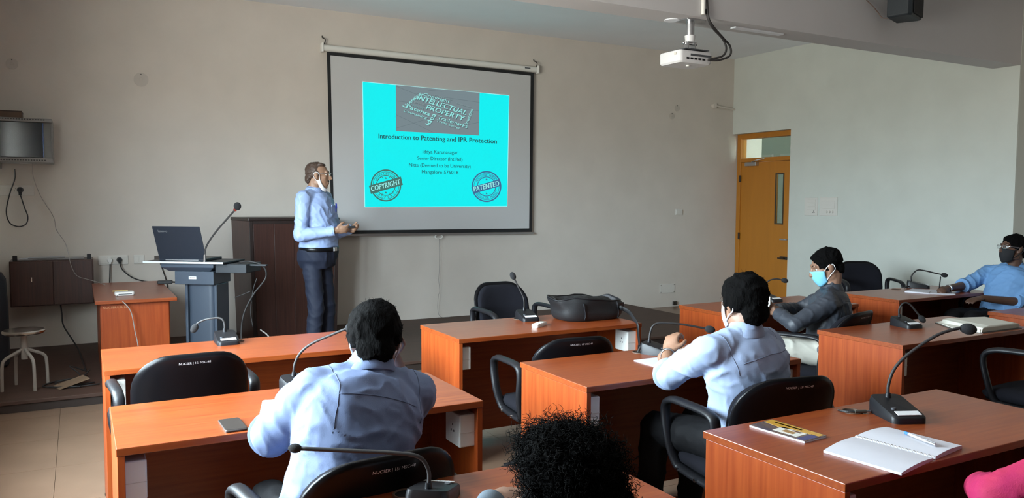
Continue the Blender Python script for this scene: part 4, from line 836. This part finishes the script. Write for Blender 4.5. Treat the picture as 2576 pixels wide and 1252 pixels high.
from mathutils.bvhtree import BVHTree
SEAM = {}
def seams(shirt, nk, pel, lat, shL, shR):
    me = shirt.data; bv = BVHTree.FromPolygons([v.co[:] for v in me.vertices], [p.vertices[:] for p in me.polygons])
    base = me.materials[0]; sm = SEAM.get(base.name)
    if sm is None:
        c = [v*.62 for v in base.node_tree.nodes['Principled BSDF'].inputs['Base Color'].default_value[:3]]; sm = SEAM[base.name] = mat(base.name+'_seam', tuple(c), .85)
    t = (nk-pel).normalized(); lat = (V(lat)-t*V(lat).dot(t)).normalized(); bk = -(t.cross(lat))
    def run(name, rays):
        pts = []
        for o, d in rays:
            h = bv.ray_cast(o, d)
            if h[0] is not None: pts.append(h[0]-d*.0004)
        if len(pts) > 3: obj(name, G().tube(pts, .0016, 5), sm, shirt, smooth=True)
    run('yoke_seam', [(nk+lat*(x*.128)-t*(.075+.012*x*x)+bk*.4, -bk) for x in [k/14-1 for k in range(29)]])
    for shj, sg in ((shL,-1),(shR,1)):
        c = nk+lat*((shj-nk).dot(lat)*.86)+t*((shj-nk).dot(t)-.01)
        run('armhole_seam', [(c+(bk*math.cos(a)+t*math.sin(a))*.4-t*0, -(bk*math.cos(a)+t*math.sin(a))) for a in [math.radians(-40+k*6) for k in range(26)]])
def person(label, base, J, shirt_m, trouser_m, skin_m, hair='short', hair_m=None, sleeve=1.0, body_e=.0, belly=.0, depth=1.0, wr=.006, seed=1, strand_n=700, loose=False, hs=1.0, seated=True, tors=None, shirt_name='shirt', strand_len=.012, armr=1.0, collar_r=.066):
    hair_m = hair_m or HAIR
    t = thing('person', label, 'person', base); B = V(base); K = {k: (V(v)-B if k not in ('hF','hU','lp','ls','dL','nL','dR','nR','toe') else V(v)) for k, v in J.items() if k not in ('cL','cR','tL','tR')}
    pel, nk, hc = K['pel'], K['neck'], K['head']; lp, ls = K['lp'], K['ls']
    R_, F, U = frame(K['hF'], K.get('hU', V((0,0,1))))
    g = G(); torso(g, pel, nk, lp, ls, -.008+body_e, belly=belly, depth=depth, rows=tors)
    q = head(g, hc, F, U, hs); g.cap(nk-(nk-pel).normalized()*.05, q(0,-.03,-.06), .060, .056); g.cap(nk, q(0,-.02,-.04), .058, .056)
    for sd, sg in (('L',-1),('R',1)):
        sh, el, wrr = K['sh'+sd], K['el'+sd], K['wr'+sd]
        limb(g, [nk+(sh-nk)*.5-(nk-pel).normalized()*.06, sh-(nk-pel).normalized()*.008, el, wrr], [.040,.046*armr,.040*armr,.027]); 
        hand(g, wrr, K['d'+sd], K['n'+sd], sg*(J.get('t'+sd, 1)), J.get('c'+sd, .35))
        limb(g, [K['hip'+sd], K['kn'+sd], K['an'+sd]], [.078,.054,.036]); g.cap(K['an'+sd], K['an'+sd]+K['toe']*.12-V((0,0,.045)), .036, .028)
    body = link('body', remesh(g, .0065, 2, 'body'), skin_m, t)
    # shirt
    g = G(); torso(g, pel+(pel-nk).normalized()*.0, nk-(nk-pel).normalized()*.012, lp, ls, .010+body_e, belly=belly, depth=depth, rows=tors or ([(-.20,.16,.13),(-.08,.17,.135),(.06,.168,.125),(.22,.156,.118),(.42,.160,.122),(.62,.172,.124),(.78,.176,.116),(.88,.156,.10),(.96,.104,.082),(1.0,.070,.068)] if loose else [(.03,.140,.10),(.07,.160,.116),(.12,.166,.122),(.22,.160,.120),(.42,.160,.122),(.62,.172,.124),(.78,.176,.116),(.88,.156,.10),(.96,.104,.082),(1.0,.070,.068)]))
    g.cap(nk-(nk-pel).normalized()*.045, nk+(q(0,-.02,-.05)-nk).normalized()*.006, .082, .069)
    for sd in 'LR':
        sh, el, wrr = K['sh'+sd], K['el'+sd], K['wr'+sd]; inn = nk+(sh-nk)*.45-(nk-pel).normalized()*.035; g.cap(nk-(nk-pel).normalized()*.028, sh, .064, .066)
        if sleeve >= 1: end = el.lerp(wrr, min(.97, sleeve-.05)); open_limb(g, [inn, sh, el, end], [.070,.068*armr,.056*armr,.043*armr])
        elif sleeve > .5: end = el.lerp(wrr, sleeve-.5); open_limb(g, [inn, sh, el, end], [.070,.068*armr,.060*armr,.058*armr])
        else: end = sh.lerp(el, sleeve*2); open_limb(g, [inn, sh, end], [.070,.068*armr,.062*armr])
    shirt = link(shirt_name, remesh(g, .0085, 3, shirt_name, wr, 1.0, seed), shirt_m, t)
    for sd in 'LR':
        sh, el, wrr = K['sh'+sd], K['el'+sd], K['wr'+sd]
        if sleeve >= 1: end = el.lerp(wrr, min(.97, sleeve-.05)); d = (wrr-el).normalized(); obj('cuff', G().tube([end-d*.055, end-d*.05, end+d*.004, end+d*.006], [.040*armr,.046*armr,.045*armr,.030*armr], 20), shirt_m, shirt, smooth='auto')
        elif sleeve > .5: end = el.lerp(wrr, sleeve-.5); d = (wrr-el).normalized(); obj('rolled_cuff', G().tube([end-d*.05, end-d*.045, end-d*.02, end+d*.006, end+d*.008], [.056*armr,.066*armr,.067*armr,.064*armr,.045*armr], 22), shirt_m, shirt, smooth='auto')
    collar(nk+(nk-pel).normalized()*.0, (q(0,-.02,-.05)-nk), ls, shirt_m, shirt, collar_r)
    seams(shirt, nk, pel, ls, K['shL'], K['shR'])
    # trousers
    g = G(); L = (nk-pel); tn = L.normalized()
    torso(g, pel, nk, lp, ls, .008+body_e, rows=[(-.24,.12,.11),(-.10,.168,.132),(.02,.174,.130),(.085,.172,.128)], belly=belly, depth=depth)
    for sd in 'LR':
        a = K['an'+sd]; open_limb(g, [K['hip'+sd], K['kn'+sd], a.lerp(a+V((0,0,-.04)), 1)], [.095 if seated else .084,.072,.056])
    tr = link('trousers', remesh(g, .010, 3, 'trousers', .007, .8, seed+5), trouser_m, t)
    for sd in 'LR':
        a = K['an'+sd]; d = K['toe'].normalized(); f0 = a.copy(); f0.z = a.z-.055
        g = G(); g.ell(f0+d*.07+V((0,0,-.005)), (.045,.13,.036), (d.cross(V((0,0,1))).normalized(), d, V((0,0,1)))); g.cap(a+V((0,0,-.01)), f0, .045, .042)
        link('shoe', remesh(g, .008, 2, 'shoe'), BLACKG, t)
    # hair
    hg = hair_volume(hair, q, (R_,F,U), hs); hm = remesh(hg, .006, 2, 'hair', .006 if hair != 'curly' else .02, 2.2, seed+9)
    ho = link('hair', hm, hair_m, t)
    if strand_n:
        sg_ = strands(hm, strand_n, strand_len, 2.2 if hair == 'curly' else 0, .0009 if hair != 'curly' else .0011, seed=seed, lay=.0 if hair == 'curly' else .86)
        so = obj('hair_strands', sg_, STRAND if hair_m is HAIR else hair_m, ho, smooth=True); so['kind'] = 'stuff'
    for sg in (-1,1):
        e_ = obj('eye', G().ell(q(sg*.031,.0655,.011), .0115, nu=12, nv=8), mat('eye_white', (.6,.57,.52), .3), t, smooth=True)
        obj('iris', G().ell(q(sg*.031,.0730,.011), (.0055,.005,.0055), nu=10, nv=6), mat('iris_dark', (.015,.008,.005), .2), e_, smooth=True)
        obj('eyebrow', G().tube([q(sg*.014,.090,.034), q(sg*.032,.085,.041), q(sg*.050,.068,.036)], [.0025,.003,.0015], 6), hair_m, t, smooth=True)
    return t, q, body, shirt, tr, (R_,F,U), K
def glasses(t, q, m, lens=True):
    fr = obj('glasses', G().tube([q(-.012,.106,.020), q(0,.110,.024), q(.012,.106,.020)], .0016, 6), m, t, smooth=True)
    for sg in (-1,1):
        out = rrect(.046,.030,.011,4); obj('rim', G().tube([q(sg*.035+x, .103-.25*abs(sg*.035+x)*abs(sg*.035+x)*6, .014+z) for x,z in out], .0014, 6, close=True), m, fr, smooth=True)
        if lens: obj('lens', G().prism([q(sg*.035+x*.97, .1035-1.5*(sg*.035+x)**2, .014+z*.97) for x,z in out], (F_EPS)), LENS, fr)
        obj('temple', G().tube([q(sg*.058,.094,.020), q(sg*.079,.05,.018), q(sg*.083,-.02,.016), q(sg*.082,-.04,-.002)], .0018, 6), m, fr, smooth=True)
F_EPS = (0,0,.0004); LENS = glass('lens_glass', (.93,.95,.96), .12)
def ear_loops(q, m, parent, ztop=-.018, zbot=-.075):
    for sg in (-1,1):
        obj('ear_loop', G().tube(spline([q(sg*.064,.040,ztop), q(sg*.080,.005,.012), q(sg*.084,-.030,.016), q(sg*.082,-.034,-.020), q(sg*.074,.0,-.045), q(sg*.062,.035,zbot)],5), .0026, 6), m, parent, smooth=True)
CLR = lambda n, c, **k: mat(n, c, k.pop('rough', .75), var=.04, scale=12, bump=.12, bscale=420, **k)
PALEBLUE = CLR('shirt_pale_blue', srgb(150,166,196)); LIGHTBLUE = CLR('shirt_light_blue', srgb(106,122,156)); SKYBLUE = CLR('shirt_sky_blue', srgb(104,146,192)); SPKBLUE = CLR('shirt_speaker_blue', srgb(142,162,202), rough=.5)
CHARCOAL = CLR('shirt_charcoal', srgb(52,56,64), rough=.5); NAVY = CLR('trouser_navy', srgb(16,24,44)); BLK = CLR('trouser_black', (.005,.005,.006), spec=.2); KHAKI = CLR('trouser_khaki', srgb(196,192,180)); GREYB = CLR('top_grey_blue', srgb(84,96,106))
MASKW = mat('mask_white', (.74,.74,.76), .8); MASKB = mat('mask_blue', srgb(120,190,218), .8, var=.05, scale=40); MASKK = mat('mask_black', (.010,.010,.012), .85)
# --- the standing speaker
f = V((.685,-.728,0)); r = V((-.728,-.685,0)); nk = V((-.02,2.40,1.592))
spk = person('standing man in pale blue shirt and navy trousers talking beside the screen', (0,2.42,DZT), dict(pel=(.0,2.42,1.05), neck=nk, head=(.012,2.385,1.732), hF=(.93,-.36,-.06), lp=r, ls=r,
    shR=nk+r*.175+V((0,0,-.065)), shL=nk-r*.175+V((0,0,-.065)), elR=(-.195,2.225,1.215), wrR=(.085,2.12,1.255), elL=(.19,2.47,1.21), wrL=(.235,2.21,1.262), dR=(.90,-.25,.10), nR=(.25,.8,.35), dL=(.35,-.9,.0), nL=(-.7,-.2,.6),
    cR=.75, cL=.6, hipR=V((.0,2.42,.98))+r*.085, hipL=V((.0,2.42,.98))-r*.085, knR=V((.02,2.42,.56))+r*.09+f*.02, knL=V((.0,2.42,.56))-r*.10+f*.04, anR=V((0,2.42,.175))+r*.10, anL=V((0,2.42,.175))-r*.11+f*.03, toe=f),
    SPKBLUE, NAVY, skin('speaker', (.26,.145,.09)), 'thin', HAIRG, sleeve=1.0, seated=False, collar_r=.073, body_e=.012, belly=.03, depth=1.10, wr=.009, seed=2, strand_n=500)
t, q, body, shirt, tr, ax, K = spk
glasses(t, q, mat('steel_rim', (.7,.7,.7), .25, metal=1))
mk = obj('face_mask', G().tube(spline([q(-.070,.012,-.040), q(-.062,.030,-.085), q(-.040,.055,-.118), q(0,.075,-.128), q(.040,.055,-.118), q(.062,.030,-.085), q(.070,.012,-.040)],6), (.005,.017), 10, flat=ax[2]), MASKW, t, smooth=True)
for sg in (-1,1): obj('ear_loop', G().tube(spline([q(sg*.066,.024,-.055), q(sg*.076,.018,-.02), q(sg*.079,.010,.018), q(sg*.083,-.02,.024), q(sg*.084,-.034,-.005), q(sg*.076,-.016,-.035), q(sg*.064,.014,-.07)],5), (.0045,.0025), 6), MASKW, mk, smooth=True)
obj('moustache', G().ell(q(0,.085,-.046), (.025,.012,.007), ax), mat('moustache_grey', (.03,.025,.022), .8), t, smooth=True)
n_ = (K['neck']-K['pel']).normalized(); c_ = K['pel']+n_*.035
ring = []
for j in range(36):
    a = 2*math.pi*j/36; ring.append(c_+r*(.190*math.copysign(abs(math.cos(a))**.85, math.cos(a)))+f*(.160*math.sin(a)+.022))
bl_ = obj('belt', G().tube(ring, (.004,.019), 8, close=True, flat=(0,0,1)), BLACKG, t, smooth=True)
obj('belt_buckle', G().obox(c_+f*.187, .05, .012, .036, r), STEEL, bl_, bevel=.003)
pc = K['pel']+n_*.36+f*.155-r*.06; obj('shirt_pocket', G().obox(pc, .10, .004, .11, r), SPKBLUE, shirt, bevel=.002)
tag(obj('pocket_pen', G().cyl((0,0,0),(0,0,.075),.005,n=10).box(-.006,.006,-.012,-.006,.03,.07), mat('pen_navy', (.02,.03,.25), .35), None, smooth='auto', loc=V((0,2.42,DZT))+pc+f*.006-r*.02+V((0,0,.005))), 'blue pen clipped in the shirt pocket of the standing man', 'pen')
for k in range(6): p = K['neck']+(f*.06 if k == 0 else f*(.135+.012*math.sin(k)))-n_*(.05+.075*k); obj('button', G().cyl(p+f*.02, p+f*.026, .004, n=10), SPKBLUE, shirt)
tag(obj('pointer_clicker', G().obox((0,0,0), .03,.10,.018,(.3,.95,.1)), BLACKP, None, bevel=.006, loc=(.20,2.10,1.285)), 'small black clicker held in the standing man\'s hands', 'clicker')
# --- leaning man at the left desk
p = person('man in pale blue shirt leaning on his desk, seen from behind', (-1.19,-2.30,0), dict(pel=(-1.19,-2.28,.565), neck=(-1.065,-2.205,1.0), head=(-1.03,-2.155,1.082), hF=(.33,1,-.25), lp=(1,.1,0), ls=(.97,.08,-.12),
    shL=(-1.235,-2.20,.955), shR=(-.905,-2.18,.905), elL=(-1.345,-2.08,.80), wrL=(-1.19,-1.80,.79), elR=(-.83,-1.95,.80), wrR=(-.925,-2.02,1.00), dL=(.7,.7,0), nL=(0,0,-1), dR=(-.25,-.2,.9), nR=(-.6,-.7,0),
    hipL=(-1.28,-2.26,.53), hipR=(-1.10,-2.24,.53), knL=(-1.30,-1.84,.50), knR=(-1.06,-1.84,.50), anL=(-1.30,-1.80,.09), anR=(-1.06,-1.80,.09), toe=(0,1,0), cR=.9, cL=.2),
    LIGHTBLUE, BLK, skin('leaning', (.16,.08,.05)), 'full', sleeve=.62, body_e=.014, wr=.008, seed=4, strand_n=1500, loose=True, armr=1.08, depth=1.05, hs=.94)
mk = patch_obj('face_mask', face_patch(p[1], -.115, .006, nose=.017), MASKW, p[0]); ear_loops(p[1], MASKW, mk)
# --- man with the wristwatch at the middle desk
p = person('man with white mask and wristwatch resting his elbow on the middle desk', (.56,-2.22,0), dict(pel=(.565,-2.215,.565), neck=(.515,-2.22,1.0), head=(.525,-2.195,1.112), hF=(.06,1,-.04), lp=(1,.12,0), ls=(.99,.10,-.02),
    shL=(.345,-2.21,.935), shR=(.70,-2.17,.925), elL=(.36,-1.935,.785), wrL=(.49,-1.775,.835), elR=(.82,-1.86,.805), wrR=(.66,-1.70,.815), dL=(.45,.25,.8), nL=(.8,.2,-.5), dR=(-.8,.4,.1), nR=(0,0,-1),
    hipL=(.48,-2.19,.53), hipR=(.66,-2.17,.53), knL=(.44,-1.76,.50), knR=(.68,-1.76,.50), anL=(.43,-1.72,.09), anR=(.68,-1.72,.09), toe=(0,1,0), cL=.9, cR=.6),
    PALEBLUE, BLK, skin('watch_man', (.27,.14,.085)), 'full', sleeve=.62, body_e=.008, wr=.009, seed=6, strand_n=1300, loose=True, hs=.96)
mk = patch_obj('face_mask', face_patch(p[1], -.115, .006, nose=.017), MASKW, p[0]); ear_loops(p[1], MASKW, mk)
K = p[6]; d = (K['wrL']-K['elL']).normalized(); wc = K['elL'].lerp(K['wrL'],.94); x_, y_, z_ = basis(d)
wt = obj('wristwatch', G().tube([wc+x_*.031*math.cos(k*math.pi/12)+y_*.031*math.sin(k*math.pi/12) for k in range(24)], (.003,.009), 8, close=True, flat=d), STEEL, p[0], smooth=True); obj('watch_face', G().cyl(wc-x_*.030, wc-x_*.040, .016, n=18), CHROME, wt, smooth='auto')
tag(obj('red_pen', G().cyl((-.06,0,0),(.06,0,0),.005,n=10).cyl((.06,0,0),(.075,0,0),.0035,.001,n=8), mat('pen_red', (.55,.02,.03), .35), None, smooth='auto', loc=(.63,-1.665,.815)), 'red pen in the hand of the man with the wristwatch', 'pen')
tag(obj('paper_sheet', G().box(-.09,.09,-.12,.12,0,.004), PAPER, None, loc=(.60,-1.62,DH)), 'white paper under the hands of the man with the wristwatch', 'paper')
# --- man in the dark shirt looking at his phone
p = person('man in dark grey shirt and khaki trousers looking down at his phone', (2.50,-.97,0), dict(pel=(2.515,-.975,.555), neck=(2.585,-.95,.945), head=(2.555,-.925,1.09), hF=(-.80,.60,-.40), hU=(-.30,.2,1), lp=(.85,.52,0), ls=(.82,.57,0),
    shR=(2.735,-.84,.875), shL=(2.435,-1.055,.865), elL=(2.185,-1.0,.735), wrL=(2.215,-.83,.785), elR=(2.58,-.67,.76), wrR=(2.28,-.76,.795), dL=(-.25,.75,.2), nL=(.3,.4,.4), dR=(-.85,-.2,.1), nR=(-.1,-.5,.5),
    hipL=(2.44,-1.01,.53), hipR=(2.60,-.92,.53), knL=(2.16,-.80,.56), knR=(2.36,-.62,.55), anL=(2.17,-.70,.09), anR=(2.36,-.50,.09), toe=(-.5,.86,0), cL=.8, cR=.8),
    CHARCOAL, KHAKI, skin('phone_man', (.26,.14,.09)), 'short', sleeve=1.0, body_e=.004, wr=.008, seed=8, strand_n=900, loose=True)
mk = patch_obj('face_mask', face_patch(p[1], -.115, .006, nose=.017), MASKB, p[0]); ear_loops(p[1], MASKW, mk)
ph = thing('smartphone', 'white-edged smartphone held by the man in the dark grey shirt', 'phone', (2.17,-.775,.82))
obj('phone_body', G().obox((0,0,0),.072,.145,.008,(.55,.55,.62),(-.25,-.6,.75)), WHITEP, ph, bevel=.003); obj('phone_screen', G().obox(V((.55,.55,.62)).normalized().cross(V((-.25,-.6,.75))).normalized()*.0045,.066,.13,.001,(.55,.55,.62),(-.25,-.6,.75)), mat('phone_glass', (.035,.03,.028), .2), ph)
# --- man with the black mask at the far right
p = person('man in sky blue shirt with glasses and black mask at the far right', (5.05,-.73,0), dict(pel=(5.03,-.72,.555), neck=(5.145,-.72,.985), head=(5.085,-.735,1.135), hF=(-.92,.38,.03), lp=(.1,1,0), ls=(.1,1,0),
    shR=(5.13,-.53,.915), shL=(5.15,-.91,.905), elL=(4.99,-.86,.70), wrL=(4.70,-.73,.735), elR=(4.90,-.44,.80), wrR=(4.63,-.46,.79), dL=(-.95,.25,-.10), nL=(0,.2,-1), dR=(-.9,-.2,-.02), nR=(.0,.6,-.8),
    hipL=(5.0,-.81,.53), hipR=(5.0,-.63,.53), knL=(4.53,-.76,.575), knR=(4.52,-.60,.575), anL=(4.55,-.78,.09), anR=(4.55,-.60,.09), toe=(-1,.1,0), cL=.22, cR=.85),
    SKYBLUE, BLK, skin('far_man', (.10,.05,.032)), 'short', sleeve=.58, body_e=.012, belly=.02, wr=.009, seed=10, strand_n=500, loose=True)
mk = patch_obj('face_mask', face_patch(p[1], -.120, .004, nose=.017), MASKK, p[0]); ear_loops(p[1], MASKK, mk); glasses(p[0], p[1], mat('steel_rim', (.7,.7,.7), .25, metal=1))
K = p[6]; d = (K['wrR']-K['elR']).normalized(); wc = K['elR'].lerp(K['wrR'],.9); x_, y_, z_ = basis(d)
obj('wristwatch', G().tube([wc+x_*.031*math.cos(k*math.pi/12)+y_*.031*math.sin(k*math.pi/12) for k in range(24)], (.003,.010), 8, close=True, flat=d), STEEL, p[0], smooth=True)
tag(obj('ballpoint_pen', G().cyl((0,0,0),(.05,.02,.13),.0045,n=10), BLACKP, None, smooth='auto', loc=(4.52,-.46,.763)), 'dark pen in the writing hand of the man with the black mask', 'pen')
# --- curly-haired woman in the foreground
p = person('woman with dark curly hair seen from behind at the bottom edge', (-.98,-3.45,0), dict(pel=(-.975,-3.44,.55), neck=(-.99,-3.30,.86), head=(-1.0,-3.235,.962), hF=(-.05,1,-.2), lp=(1,0,0), ls=(1,0,0),
    shL=(-1.14,-3.30,.79), shR=(-.83,-3.29,.79), elL=(-1.15,-3.06,.775), wrL=(-.97,-2.86,.785), elR=(-.78,-3.06,.78), wrR=(-.92,-2.92,.785), dL=(.8,.5,0), nL=(0,0,-1), dR=(-.9,.3,0), nR=(0,0,-1),
    hipL=(-1.06,-3.42,.52), hipR=(-.89,-3.42,.52), knL=(-1.07,-3.02,.50), knR=(-.88,-3.02,.50), anL=(-1.07,-3.0,.09), anR=(-.88,-3.0,.09), toe=(0,1,0), cL=.2, cR=.2),
    GREYB, BLK, skin('woman', (.22,.12,.08)), 'curly', sleeve=1.0, wr=.007, seed=12, strand_n=4600, loose=True, strand_len=.030, armr=.85, body_e=-.01, hs=.86)
# --- person in pink at the right edge
PINK = mat('kurta_pink', srgb(158,5,76), .8, col2=srgb(170,32,72), scale=16, bump=.15, bscale=300)
p = person('person in bright pink sleeve at the lower right corner', (.62,-3.66,0), dict(pel=(.66,-3.66,.55), neck=(.60,-3.60,.98), head=(.60,-3.55,1.12), hF=(-.1,1,-.1), lp=(1,.05,0), ls=(.98,.15,0),
    shL=(.425,-3.575,.905), shR=(.76,-3.55,.905), elL=(.245,-3.39,.765), wrL=(.44,-3.24,.70), elR=(.88,-3.42,.72), wrR=(.70,-3.22,.66), dL=(.8,.4,-.2), nL=(0,0,-1), dR=(-.9,.3,0), nR=(0,0,-1),
    hipL=(.58,-3.64,.52), hipR=(.75,-3.64,.52), knL=(.56,-3.24,.50), knR=(.76,-3.24,.50), anL=(.56,-3.22,.09), anR=(.76,-3.22,.09), toe=(0,1,0), cL=.3, cR=.3),
    PINK, BLK, skin('woman', (.22,.12,.08)), 'full', sleeve=1.0, wr=.006, seed=14, strand_n=0, loose=True, body_e=-.004)
